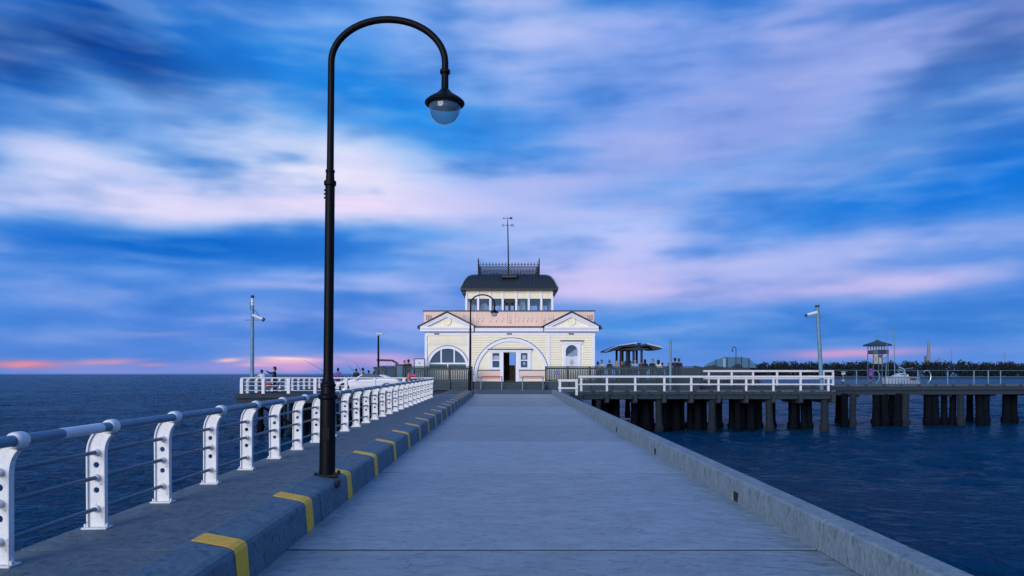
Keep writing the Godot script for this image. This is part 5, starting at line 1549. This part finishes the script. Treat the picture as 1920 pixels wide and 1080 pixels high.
	m = MB.new(); m.prism(PackedVector2Array([Vector2(-0.035, 1.36), Vector2(0.035, 1.36), Vector2(0.045, 1.44), Vector2(0.0, 1.5), Vector2(-0.045, 1.44)]), 0.022, 0.028); m.span(Vector3(-0.16, 1.16, 0.022), Vector3(-0.1, 1.2, 0.028)); m.span(Vector3(-0.06, 1.13, 0.022), Vector3(0.04, 1.17, 0.028)); m.span(Vector3(0.08, 1.16, 0.022), Vector3(0.16, 1.2, 0.028))
	put(m, "emblem", M.print, A)
	# hydrant standpipe
	A = thing("fire_hydrant", "red hydrant standpipe with side outlet at the end of the white railing", "hydrant", Vector3(-6.298, 0.36, -49.8))
	m = MB.new(); m.lathe([Vector2(0.16, 0), Vector2(0.16, 0.05), Vector2(0.105, 0.06), Vector2(0.105, 1.0), Vector2(0.13, 1.02), Vector2(0.13, 1.1), Vector2(0.1, 1.14), Vector2(0.1, 1.3), Vector2(0.06, 1.36), Vector2(0, 1.37)], 16)
	put(m, "standpipe", M.red, A)
	rod([Vector3(0, 1.2, 0), Vector3(0.3, 1.2, 0)], 0.06, "outlet", M.red, A, 10)
	rod([Vector3(0.27, 1.2, 0), Vector3(0.42, 1.16, 0)], 0.1, "outlet_cap", M.red, A, 10)
	# blue disc on the fence
	m = MB.new(); m.lathe([Vector2(0, 0), Vector2(0.16, 0), Vector2(0.16, 0.02), Vector2(0, 0.02)], 20, Vector3.ZERO, Basis(Vector3.RIGHT, PI / 2))
	A = thing("blue_sign", "small round blue sign fixed on the picket fence near the steps", "sign", Vector3(3.747, 1.740, -57.83))
	put(m, "disc", M.blue, A)
	m = MB.new(); m.prism(arc_ring(0, 0, 0.05, 0.075, 0.6, 5.4, 14), 0.021, 0.027)
	put(m, "symbol", M.sign_white, A)
	car(); pavilion(); pram()
	bicycle(Vector3(26.546, 0.82, -61.0), 1.12, "silver bicycle parked at the end of the white railing", M.bike)
	bicycle(Vector3(29.247, 0.82, -62.2), 1.25, "dark bicycle with a purple bundle parked by the wire railing", M.navy, true)
	for s: Array in [[34.640, 63.5, "bare curved steel bicycle hoop standing by the yacht end of the walkway"], [30.005, 62.6, "curved steel bicycle hoop standing beside the purple bundle"], [32.239, 63.0, "low dark curved steel hoop in front of the yacht hull"]]:
		var H := thing("bicycle_hoop", s[2], "bicycle rack", Vector3(s[0], 0.82, -s[1]), 0.0, "bicycle hoops on the walkway")
		var pts := []
		for k in 13:
			var a := PI * 0.75 - PI * 1.3 * k / 12.0
			pts.append(Vector3(-0.15 + cos(a) * 0.34, 0.62 + sin(a) * 0.5, 0))
		pts.append(Vector3(0.05, 0, 0))
		rod(pts, 0.04 if s[1] < 63.2 else 0.055, "hoop", M.chrome if s[1] > 63.2 else M.pole, H, 8)

func wheel(parent: Node, at: Vector3, r: float, tyre: Material, rim: Material, thick := 0.02) -> void:
	# a bicycle wheel in the x, y plane
	var m := MB.new()
	var ring := []
	for k in 29: ring.append(Vector3(cos(TAU * k / 28.0) * r, sin(TAU * k / 28.0) * r, 0))
	m.tube(ring, thick, 6, false)
	var w := put(m, "wheel", tyre, parent, at)
	m = MB.new()
	ring = []
	for k in 29: ring.append(Vector3(cos(TAU * k / 28.0) * (r - thick * 1.5), sin(TAU * k / 28.0) * (r - thick * 1.5), 0))
	m.tube(ring, thick * 0.6, 5, false)
	for k in 12: m.tube([Vector3(0, 0, 0.02 * (1 if k % 2 else -1)), Vector3(cos(TAU * k / 12.0), sin(TAU * k / 12.0), 0) * (r - thick * 1.5)], 0.004, 4, false)
	m.tube([Vector3(0, 0, -0.05), Vector3(0, 0, 0.05)], 0.03, 8)
	put(m, "rim", rim, w)

func bicycle(at: Vector3, turn: float, label: String, mt: Material, bundle := false) -> void:
	var B := thing("bicycle", label, "bicycle", at, turn, "bicycles parked on the walkway")
	B.rotation.z = 0.06
	wheel(B, Vector3(-0.5, 0.34, 0), 0.32, M.rubber, M.chrome)
	wheel(B, Vector3(0.52, 0.34, 0), 0.32, M.rubber, M.chrome)
	var m := MB.new()
	var bb := Vector3(-0.08, 0.28, 0)
	var st := Vector3(-0.2, 0.78, 0)
	var hd := Vector3(0.36, 0.82, 0)
	var hb := Vector3(0.4, 0.66, 0)
	for e: Array in [[bb, st], [st, hd], [bb, hb], [hd, hb], [bb, Vector3(-0.5, 0.34, 0.05)], [bb, Vector3(-0.5, 0.34, -0.05)], [st, Vector3(-0.5, 0.34, 0.05)], [st, Vector3(-0.5, 0.34, -0.05)]]:
		m.tube(e, 0.02, 8)
	put(m, "frame", mt, B)
	m = MB.new(); m.tube([hb, Vector3(0.46, 0.5, 0.05), Vector3(0.52, 0.34, 0.05)], 0.015, 6); m.tube([hb, Vector3(0.46, 0.5, -0.05), Vector3(0.52, 0.34, -0.05)], 0.015, 6)
	put(m, "fork", M.chrome, B)
	m = MB.new(); m.tube([hd, Vector3(0.33, 0.98, 0)], 0.016, 8); m.tube([Vector3(0.22, 1.02, -0.3), Vector3(0.36, 1.0, -0.15), Vector3(0.36, 0.99, 0.15), Vector3(0.22, 1.02, 0.3)], 0.016, 8)
	put(m, "handlebar", M.chrome, B)
	m = MB.new(); m.tube([st, Vector3(-0.23, 0.93, 0)], 0.014, 8); m.prism(PackedVector2Array([Vector2(-0.38, -0.09), Vector2(-0.1, -0.03), Vector2(-0.1, 0.03), Vector2(-0.38, 0.09)]), 0.0, 0.05, Transform3D(Basis(Vector3.RIGHT, -PI / 2), Vector3(0, 0.93, 0)))
	put(m, "saddle", M.rubber, B)
	m = MB.new(); m.tube([bb + Vector3(0, 0, -0.08), bb + Vector3(0, 0, 0.08)], 0.05, 10); m.tube([bb + Vector3(0, 0, 0.08), bb + Vector3(0.08, -0.14, 0.08), bb + Vector3(0.08, -0.14, 0.18)], 0.012, 6); m.tube([bb + Vector3(0, 0, -0.08), bb + Vector3(-0.08, 0.14, -0.08), bb + Vector3(-0.08, 0.14, -0.18)], 0.012, 6)
	put(m, "crank", M.chrome, B)
	if bundle:
		m = MB.new(); m.lathe([Vector2(0, 0.62), Vector2(0.16, 0.66), Vector2(0.2, 0.85), Vector2(0.14, 1.05), Vector2(0.2, 1.15), Vector2(0.1, 1.28), Vector2(0, 1.3)], 10)
		put(m, "pannier_bundle", M.purple, B, Vector3(-0.32, 0, 0))
	else:
		m = MB.new(); m.box(Vector3(0.5, 0.86, 0), Vector3(0.3, 0.22, 0.3), Basis.IDENTITY, 0.03)
		put(m, "basket", M.chrome, B)

func car() -> void:
	var C := thing("parked_car", "white low car parked on the timber platform behind the white railing", "car", Vector3(-12.140, 0.36, -54.5))
	C.scale = Vector3.ONE * 1.02
	# body: cross sections along its length, shaped in width too
	var low := PackedVector2Array([Vector2(0.0, 0.35), Vector2(0.02, 0.52), Vector2(0.25, 0.68), Vector2(0.7, 0.78), Vector2(1.35, 0.86), Vector2(2.9, 0.9), Vector2(3.5, 0.98), Vector2(4.2, 0.95), Vector2(4.55, 0.84), Vector2(4.68, 0.62), Vector2(4.66, 0.35), Vector2(4.3, 0.24)])
	for e: Array in [[3.75, 1], [0.85, 1]]:
		for k in 9:
			var a := PI * k / 8.0
			low.append(Vector2(e[0] + cos(a) * 0.37, 0.24 + sin(a) * 0.42))
	low.append(Vector2(0.3, 0.24))
	var m := MB.new()
	m.prism(low, -0.78, 0.78)
	var waist := PackedVector2Array([Vector2(0.06, 0.4), Vector2(0.08, 0.52), Vector2(0.3, 0.63), Vector2(0.75, 0.74), Vector2(1.4, 0.8), Vector2(2.9, 0.82), Vector2(3.5, 0.88), Vector2(4.2, 0.86), Vector2(4.5, 0.76), Vector2(4.6, 0.6), Vector2(4.58, 0.42)])
	for e: float in [3.75, 0.85]:
		for k in 9:
			var a := PI * k / 8.0
			waist.append(Vector2(e + cos(a) * 0.39, 0.36 + sin(a) * 0.31))
	m.prism(waist, -0.86, 0.86)
	put(m, "body", M.car, C)
	m = MB.new(); m.prism(PackedVector2Array([Vector2(1.42, 0.84), Vector2(2.06, 1.2), Vector2(2.3, 1.24), Vector2(2.95, 1.24), Vector2(3.25, 1.18), Vector2(3.9, 0.94), Vector2(2.9, 0.86)]), -0.66, 0.66)
	put(m, "cabin_glass", M.frame_blue, C)
	m = MB.new(); m.prism(PackedVector2Array([Vector2(2.02, 1.205), Vector2(2.3, 1.265), Vector2(2.95, 1.265), Vector2(3.2, 1.2), Vector2(2.95, 1.245), Vector2(2.3, 1.245)]), -0.62, 0.62)
	put(m, "roof_panel", M.navy, C)
	for z: float in [-0.67, 0.67]:
		rod([Vector3(1.35, 0.84, z), Vector3(2.06, 1.22, z * 0.95)], 0.035, "windscreen_pillar", M.car, C, 6)
		rod([Vector3(3.25, 1.19, z * 0.95), Vector3(3.95, 0.94, z)], 0.05, "rear_pillar", M.car, C, 6)
		rod([Vector3(1.6, 0.87, z * 1.2), Vector3(1.75, 0.9, z * 1.42)], 0.06, "mirror", M.car, C, 6)
		slab(Vector3(4.42, 0.66, z - 0.14), Vector3(4.64, 0.8, z + 0.14), "tail_light", M.tail, C, 0.02)
		slab(Vector3(0.12, 0.5, z - 0.16), Vector3(0.3, 0.62, z + 0.12), "headlight", M.chrome, C, 0.02)
		slab(Vector3(2.5, 0.72, z * 1.3 - 0.01), Vector3(2.68, 0.75, z * 1.3 + 0.01), "door_handle", M.chrome, C)
		for x: float in [0.85, 3.75]:
			m = MB.new(); m.lathe([Vector2(0.2, -0.1), Vector2(0.29, -0.1), Vector2(0.31, -0.07), Vector2(0.31, 0.07), Vector2(0.29, 0.1), Vector2(0.2, 0.1)], 22, Vector3.ZERO, Basis(Vector3.RIGHT, PI / 2))
			var w := put(m, "wheel", M.rubber, C, Vector3(x, 0.31, z * 1.13))
			m = MB.new(); m.lathe([Vector2(0, -0.06), Vector2(0.2, -0.08), Vector2(0.2, 0.08), Vector2(0.05, 0.07), Vector2(0, 0.06)], 16, Vector3.ZERO, Basis(Vector3.RIGHT, PI / 2))
			put(m, "rim", M.chrome, w)

func pavilion() -> void:
	var z := -66.0
	var P := thing("shade_pavilion", "dark timber shade pavilion with ragged sloping roof wings above the crowd", "pavilion", Vector3(0, 0, z))
	for x: float in [9.741, 10.264, 10.833, 11.516]:
		slab(Vector3(x - 0.09, 1.06, -0.09), Vector3(x + 0.09, 3.896, 0.09), "post", M.dark_wood, P)
		slab(Vector3(x - 0.09, 1.06, -2.6), Vector3(x + 0.09, 3.896, -2.42), "post", M.dark_wood, P)
	for e: Array in [[Vector2(8.239, 3.509), Vector2(8.967, 3.668), Vector2(9.468, 3.987), Vector2(10.924, 4.214), Vector2(11.243, 3.964), Vector2(9.559, 3.759), Vector2(8.876, 3.554)], [Vector2(11.197, 3.896), Vector2(11.880, 4.146), Vector2(12.381, 4.078), Vector2(13.200, 3.828), Vector2(13.109, 3.737), Vector2(12.517, 3.714), Vector2(11.971, 3.850)], [Vector2(9.468, 3.737), Vector2(9.786, 3.941), Vector2(12.062, 4.032), Vector2(12.381, 3.805), Vector2(10.924, 3.646)]]:
		var pts := PackedVector2Array(e)
		var m := MB.new(); m.prism(pts, -2.9, 0.4)
		put(m, "roof_wing", M.dark_wood, P)
	for e: Array in [[Vector2(8.330, 3.532), Vector2(9.468, 4.005)], [Vector2(9.513, 4.010), Vector2(11.015, 4.233)], [Vector2(11.926, 4.169), Vector2(13.200, 3.850)]]:
		var a: Vector2 = e[0]
		var b: Vector2 = e[1]
		for k in 5:
			rod([Vector3(a.x, a.y + 0.06, 0.3 - k * 0.75), Vector3(b.x, b.y + 0.06, 0.3 - k * 0.75)], 0.05, "batten", M.sign_white if k == 0 else M.timber, P, 5)
	slab(Vector3(11.379, 3.805, -1.4), Vector3(11.652, 4.351, -1.1), "king_post", M.dark_wood, P)
	rod([Vector3(9.559, 3.759, 0), Vector3(11.834, 3.759, 0)], 0.07, "lintel", M.dark_wood, P, 6)

func pram() -> void:
	var P := thing("pram", "dark folding pram with a red seat cover between the two pointing people", "pram", Vector3(-16.010, 0.36, -53.0), 0.3)
	var m := MB.new()
	m.prism(PackedVector2Array([Vector2(-0.3, 0.35), Vector2(0.35, 0.35), Vector2(0.5, 0.75), Vector2(0.42, 0.8), Vector2(0.1, 0.55), Vector2(-0.32, 0.5)]), -0.22, 0.22)
	put(m, "seat", M.navy, P)
	m = MB.new(); m.lathe([Vector2(0.0, -0.1), Vector2(0.2, -0.06), Vector2(0.24, 0.05), Vector2(0.15, 0.16), Vector2(0, 0.18)], 14)
	put(m, "cover", M.red, P, Vector3(-0.28, 0.55, 0.12))
	m = MB.new()
	for k in 7:
		var a0 := PI * 0.15 + k * PI * 0.09
		var a1 := a0 + PI * 0.09
		m.quad(Vector3(0.3 - cos(a0) * 0.42, 0.75 + sin(a0) * 0.3, 0.24), Vector3(0.3 - cos(a1) * 0.42, 0.75 + sin(a1) * 0.3, 0.24), Vector3(0.3 - cos(a1) * 0.42, 0.75 + sin(a1) * 0.3, -0.24), Vector3(0.3 - cos(a0) * 0.42, 0.75 + sin(a0) * 0.3, -0.24))
	put(m, "hood", M.navy, P)
	for z: float in [-0.24, 0.24]:
		rod([Vector3(-0.4, 0.15, z), Vector3(0.2, 0.55, z), Vector3(0.62, 1.0, z)], 0.015, "side_frame", M.chrome, P, 6)
		rod([Vector3(0.4, 0.15, z), Vector3(-0.1, 0.6, z)], 0.015, "side_frame", M.chrome, P, 6)
		wheel(P, Vector3(-0.4, 0.14, z), 0.12, M.rubber, M.chrome)
		wheel(P, Vector3(0.42, 0.14, z), 0.12, M.rubber, M.chrome)
	rod([Vector3(0.62, 1.0, -0.24), Vector3(0.62, 1.0, 0.24)], 0.018, "handle", M.rubber, P, 6)

# ---------------------------------------------------------------- people
# a body is one closed surface: tapered capsules between joints, joined with a smooth minimum and meshed as surface nets
func skeleton(pose: String) -> Array:
	# [from, to, radius at from, radius at to, zone]; zones: 0 skin, 1 top, 2 trousers, 3 hair, 4 shoes
	var b := [
		[Vector3(-0.07, 0.96, 0), Vector3(0.07, 0.96, 0), 0.125, 0.125, 2],
		[Vector3(0, 0.98, 0), Vector3(0, 1.18, 0.005), 0.13, 0.125, 1],
		[Vector3(-0.06, 1.2, 0), Vector3(0.06, 1.2, 0), 0.12, 0.12, 1],
		[Vector3(-0.1, 1.34, -0.005), Vector3(0.1, 1.34, -0.005), 0.1, 0.1, 1],
		[Vector3(0, 1.42, -0.005), Vector3(0, 1.53, 0.01), 0.058, 0.052, 0],
		[Vector3(0, 1.58, 0.02), Vector3(0, 1.66, 0.015), 0.078, 0.09, 0],
		[Vector3(0, 1.6, 0.1), Vector3(0, 1.585, 0.112), 0.014, 0.016, 0],
		[Vector3(0, 1.69, -0.012), Vector3(0, 1.6, -0.05), 0.1, 0.09, 3]]
	for s: float in [-1.0, 1.0]:
		var el := Vector3(s * 0.255, 1.1, -0.02)
		var wr := Vector3(s * 0.27, 0.87, 0.06)
		match pose:
			"hold":
				el = Vector3(s * 0.25, 1.12, 0.02); wr = Vector3(s * 0.1, 1.1, 0.26)
			"point":
				el = Vector3(s * 0.22, 1.32, 0.26); wr = Vector3(s * 0.12, 1.44, 0.48)
			"reach":
				if s > 0:
					el = Vector3(0.4, 1.25, 0.08); wr = Vector3(0.62, 1.22, 0.14)
			"fold":
				el = Vector3(s * 0.27, 1.1, 0.04); wr = Vector3(-s * 0.06, 1.14, 0.2)
			"lean":
				el = Vector3(s * 0.3, 1.12, 0.06); wr = Vector3(s * 0.2, 1.06, 0.28)
		var hand: Vector3 = wr + (wr - el).normalized() * 0.13
		b.append([Vector3(s * 0.185, 1.37, -0.005), el, 0.066, 0.05, 1])
		b.append([el, wr, 0.05, 0.036, 0 if pose in ["fold", "reach"] else 1])
		b.append([wr, hand, 0.033, 0.03, 0])
		b.append([wr.lerp(hand, 0.3), wr.lerp(hand, 0.7) + Vector3(-s * 0.035, 0.01, 0.02), 0.016, 0.014, 0])
		var st := 0.04 * s if pose in ["hold", "point"] else 0.0
		b.append([Vector3(s * 0.085, 0.92, 0), Vector3(s * 0.1, 0.5, 0.02 + st), 0.1, 0.068, 2])
		b.append([Vector3(s * 0.1, 0.5, 0.02 + st), Vector3(s * 0.105, 0.1, -0.02 + st * 1.6), 0.068, 0.046, 2])
		b.append([Vector3(s * 0.105, 0.055, -0.045 + st * 1.6), Vector3(s * 0.12, 0.045, 0.14 + st * 1.6), 0.045, 0.042, 4])
	return b

func cap_dist(p: Vector3, e: Array) -> float:
	var ab: Vector3 = e[1] - e[0]
	var h := clampf((p - e[0]).dot(ab) / max(ab.length_squared(), 1e-6), 0.0, 1.0)
	return p.distance_to(e[0] + ab * h) - lerpf(e[2], e[3], h)

var bodies := {}

func body(pose: String) -> Dictionary:
	if bodies.has(pose): return bodies[pose]
	var bones := skeleton(pose)
	var cell := 0.028
	var lo := Vector3(-0.85, -0.04, -0.26)
	var nx := 61; var ny := 66; var nz := 34
	var f := PackedFloat32Array()
	f.resize(nx * ny * nz); f.fill(1.0)
	for e: Array in bones:
		var rr: float = max(e[2], e[3]) + 0.12
		var a: Vector3 = (Vector3(min(e[0].x, e[1].x), min(e[0].y, e[1].y), min(e[0].z, e[1].z)) - Vector3.ONE * rr - lo) / cell
		var c: Vector3 = (Vector3(max(e[0].x, e[1].x), max(e[0].y, e[1].y), max(e[0].z, e[1].z)) + Vector3.ONE * rr - lo) / cell
		for z in range(max(0, int(a.z)), min(nz, int(c.z) + 2)):
			for y in range(max(0, int(a.y)), min(ny, int(c.y) + 2)):
				for x in range(max(0, int(a.x)), min(nx, int(c.x) + 2)):
					var d := cap_dist(lo + Vector3(x, y, z) * cell, e)
					var q := x + nx * (y + ny * z)
					var o := f[q]
					var h := clampf(0.5 + 0.5 * (o - d) / 0.03, 0.0, 1.0)
					f[q] = lerpf(o, d, h) - 0.03 * h * (1.0 - h) if abs(o - d) < 0.03 else min(o, d)
	var at := {}
	var vs := PackedVector3Array()
	var off := [0, 1, nx, nx + 1, nx * ny, nx * ny + 1, nx * ny + nx, nx * ny + nx + 1]
	var edges := [[0, 1], [2, 3], [4, 5], [6, 7], [0, 2], [1, 3], [4, 6], [5, 7], [0, 4], [1, 5], [2, 6], [3, 7]]
	for z in nz - 1:
		for y in ny - 1:
			for x in nx - 1:
				var q := x + nx * (y + ny * z)
				var inside := 0
				for k in 8:
					if f[q + off[k]] < 0.0: inside += 1
				if inside == 0 or inside == 8: continue
				var sum := Vector3.ZERO
				var n := 0
				for e: Array in edges:
					var d0 := f[q + off[e[0]]]
					var d1 := f[q + off[e[1]]]
					if (d0 < 0.0) == (d1 < 0.0): continue
					var t := d0 / (d0 - d1)
					var p0 := Vector3(e[0] & 1, (e[0] >> 1) & 1, e[0] >> 2)
					var p1 := Vector3(e[1] & 1, (e[1] >> 1) & 1, e[1] >> 2)
					sum += p0.lerp(p1, t); n += 1
				at[q] = vs.size()
				vs.append(lo + (Vector3(x, y, z) + sum / n) * cell)
	var tris := PackedInt32Array()
	for q: int in at:
		for ax in 3:
			var s1: int = [nx, nx * ny, 1][ax]
			var s2: int = [nx * ny, 1, nx][ax]
			var s0: int = [1, nx, nx * ny][ax]
			if (f[q] < 0.0) == (f[q + s0] < 0.0): continue
			if not (at.has(q - s1) and at.has(q - s2) and at.has(q - s1 - s2)): continue
			tris.append_array([at[q], at[q - s1], at[q - s1 - s2], at[q], at[q - s1 - s2], at[q - s2]])
	var ns := PackedVector3Array()
	var zones := PackedInt32Array()
	for v in vs:
		var best := 9.0
		var zone := 0
		var g := Vector3.ZERO
		for e: Array in bones:
			var d := cap_dist(v, e)
			if d < best:
				best = d; zone = e[4]
			if d < 0.06:
				var ab: Vector3 = e[1] - e[0]
				var h := clampf((v - e[0]).dot(ab) / max(ab.length_squared(), 1e-6), 0.0, 1.0)
				g += (v - (e[0] + ab * h)).normalized() * exp(-max(d, 0.0) * 60.0)
		ns.append(g.normalized())
		zones.append(zone)
	bodies[pose] = {"v": vs, "n": ns, "t": tris, "z": zones}
	return bodies[pose]

func person(label: String, at: Vector3, height: float, turn: float, pose: String, top: Color, legs: Color, hair: Color, group: String, extra := "", skin := Color(0.42, 0.26, 0.19)) -> Node3D:
	var P := thing("person", label, "person", at, turn, group)
	var s := height / 1.78
	P.scale = Vector3(s, s, s)
	var d := body(pose)
	var m := MB.new()
	var pal := [skin, top, legs, hair, Color(0.015, 0.015, 0.018)]
	var vs: PackedVector3Array = d.v
	var ns: PackedVector3Array = d.n
	var ts: PackedInt32Array = d.t
	var zs: PackedInt32Array = d.z
	for k in range(0, ts.size(), 3):
		m.tri(vs[ts[k]], vs[ts[k + 1]], vs[ts[k + 2]], ns[ts[k]], ns[ts[k + 1]], ns[ts[k + 2]])
		# one garment colour per face keeps hems and cuffs clean
		var zc := zs[ts[k]] if zs[ts[k]] == zs[ts[k + 1]] else zs[ts[k + 2]]
		for j in 3: m.c.append(pal[zc])
	put(m, "body", M.skin, P)
	if extra == "cap":
		m = MB.new(); m.lathe([Vector2(0.108, 1.66), Vector2(0.112, 1.7), Vector2(0.09, 1.77), Vector2(0, 1.8)], 14, Vector3(0, 0, -0.01)); m.prism(PackedVector2Array([Vector2(-0.09, 0.05), Vector2(0.09, 0.05), Vector2(0.06, 0.2), Vector2(-0.06, 0.2)]), 0.0, 0.012, Transform3D(Basis(Vector3.RIGHT, Vector3(0, 0, 1), Vector3.DOWN), Vector3(0, 1.68, 0)))
		put(m, "cap", paint(hair.r, hair.g, hair.b, 0.8), P)
	elif extra == "long":
		m = MB.new(); m.lathe([Vector2(0.0, 1.3), Vector2(0.09, 1.36), Vector2(0.11, 1.5), Vector2(0.115, 1.64), Vector2(0.1, 1.74), Vector2(0, 1.79)], 12, Vector3(0, 0, -0.04), Basis.from_scale(Vector3(1, 1, 0.8)))
		put(m, "hair", paint(hair.r, hair.g, hair.b, 0.8), P)
	elif extra == "strap":
		m = MB.new(); m.tube([Vector3(-0.17, 1.43, -0.05), Vector3(0, 1.25, -0.145), Vector3(0.15, 1.0, -0.12)], 0.025, 6)
		put(m, "bag_strap", M.purple, P)
	return P

func people() -> void:
	var y := 0.36
	var white := Color(0.62, 0.60, 0.60)
	var black := Color(0.008, 0.008, 0.012)
	var navy := Color(0.02, 0.025, 0.06)
	var dark := Color(0.012, 0.010, 0.010)
	var anglers := "people on the timber platform"
	person("woman in a pale top reaching out along the platform railing", Vector3(-16.936, y, -53.5), 1.60, 2.9, "reach", white, navy, dark, anglers)
	person("person in black with a cap raising both arms to point over the sea", Vector3(-16.200, y, -54.0), 1.80, -1.45, "point", black, black, dark, anglers, "cap")
	person("person in a red top holding a rod behind the tall lamp", Vector3(-14.930, y, -66.0), 1.7, 2.6, "hold", Color(0.45, 0.03, 0.05), navy, dark, anglers)
	person("person in a violet checked shirt with a bag strap across the back", Vector3(-13.076, y, -60.0), 1.78, 3.0, "stand", Color(0.16, 0.10, 0.34), navy, dark, anglers, "strap")
	person("broad person in black standing with a rod at the seaward rail", Vector3(-13.225, y, -68.0), 1.78, 3.1, "hold", black, black, dark, anglers)
	person("person in a pale jacket with a peaked cap looking out to sea", Vector3(-11.731, y, -63.0), 1.80, -1.9, "hold", Color(0.30, 0.33, 0.46), navy, dark, anglers, "cap")
	person("small person in a purple jacket beside the peaked cap angler", Vector3(-11.432, y, -64.0), 1.62, -2.2, "stand", Color(0.09, 0.06, 0.24), navy, dark, anglers)
	person("person in a dark cap half hidden behind the short picket fence", Vector3(-11.630, y + 0.1, -68.0), 1.80, -1.6, "stand", black, black, dark, anglers, "cap")
	var t := 1.055
	var g := "guests on the kiosk terrace"
	person("dark clothed person bending towards another beside the notice board", Vector3(-8.167, t, -62.0), 1.70, 0.9, "hold", black, black, dark, g)
	person("dark clothed person with a cap standing straight beside the notice board", Vector3(-7.804, t, -61.5), 1.76, 3.0, "stand", black, black, dark, g, "cap")
	var list := [
		[7.194, 61.0, 1.58, "fold", white, dark, "", "dark haired guest in white tucked against the kiosk corner"],
		[7.571, 61.5, 1.74, "fold", white, dark, "", "guest in a white shirt with folded arms"],
		[8.186, 61.5, 1.74, "lean", black, Color(0.16, 0.09, 0.06), "", "broad guest in a black jacket with cropped brown hair"],
		[8.851, 62.0, 1.66, "stand", Color(0.42, 0.28, 0.18), Color(0.36, 0.27, 0.17), "long", "guest with long fair hair and a tan top"],
		[9.459, 63.5, 1.66, "stand", Color(0.03, 0.012, 0.015), dark, "", "guest in dark maroon under the first pavilion post"],
		[9.612, 62.5, 1.64, "fold", black, dark, "long", "guest with long dark hair and black coat under the pavilion"],
		[10.080, 63.0, 1.68, "stand", Color(0.02, 0.02, 0.012), dark, "", "guest in dark olive beside the pale blue shirt"],
		[10.139, 61.0, 1.76, "lean", Color(0.16, 0.32, 0.52), dark, "", "guest in a pale blue shirt leaning at the fence"],
		[10.905, 62.5, 1.80, "stand", Color(0.14, 0.02, 0.02), Color(0.05, 0.015, 0.01), "", "guest in a dark red top at the last pavilion post"],
		[11.039, 61.8, 1.78, "stand", black, dark, "long", "guest in black with long dark hair beside the dark red top"],
		[11.522, 61.2, 1.80, "lean", black, dark, "", "guest in a black suit seen from behind, standing clear of the pavilion"],
		[12.067, 61.5, 1.74, "stand", white, dark, "long", "guest with long dark hair and a white top"],
		[12.385, 61.5, 1.50, "stand", Color(0.10, 0.12, 0.2), dark, "", "short dark haired guest between the white top and the bare pole"],
		[13.039, 62.5, 1.48, "stand", black, dark, "", "short guest in black right beside the bare pole"],
		[13.382, 61.5, 1.88, "lean", Color(0.016, 0.012, 0.02), dark, "cap", "tall guest in a dark coat and cap past the bare pole"],
		[13.811, 62.0, 1.86, "stand", Color(0.03, 0.012, 0.02), Color(0.10, 0.03, 0.03), "", "guest in dark plum beside the tall capped guest"]]
	var k := 0
	for a: Array in list:
		person(a[7], Vector3(a[0], t, -a[1]), a[2], PI * 0.9 + 0.5 * sin(k * 2.3) + (PI if k % 3 == 1 else 0.0), a[3], a[4], navy, a[5], g, a[6])
		k += 1
	# fishing rods
	for e: Array in [[-15.385, 1.848, -17.388, 2.894, -65.7, "long fishing rod slanting out over the sea from behind the tall lamp"], [-12.094, 2.017, -12.623, 2.679, -63.8, "fishing rod tilted steeply up beside the peaked cap angler"], [-13.412, 1.995, -14.069, 2.464, -67.7, "thin fishing rod leaning from the broad person in black"]]:
		var R := thing("fishing_rod", e[5], "fishing rod", Vector3(e[0], e[1], e[4]), 0.0, "fishing rods")
		var d := Vector3(e[2] - e[0], e[3] - e[1], -0.4)
		rod([-d * 0.15, d * 0.2], 0.02, "handle", M.rubber, R, 6)
		rod([d * 0.2, d * 0.7, d], [0.016, 0.013, 0.009], "blank", M.navy, R, 5)
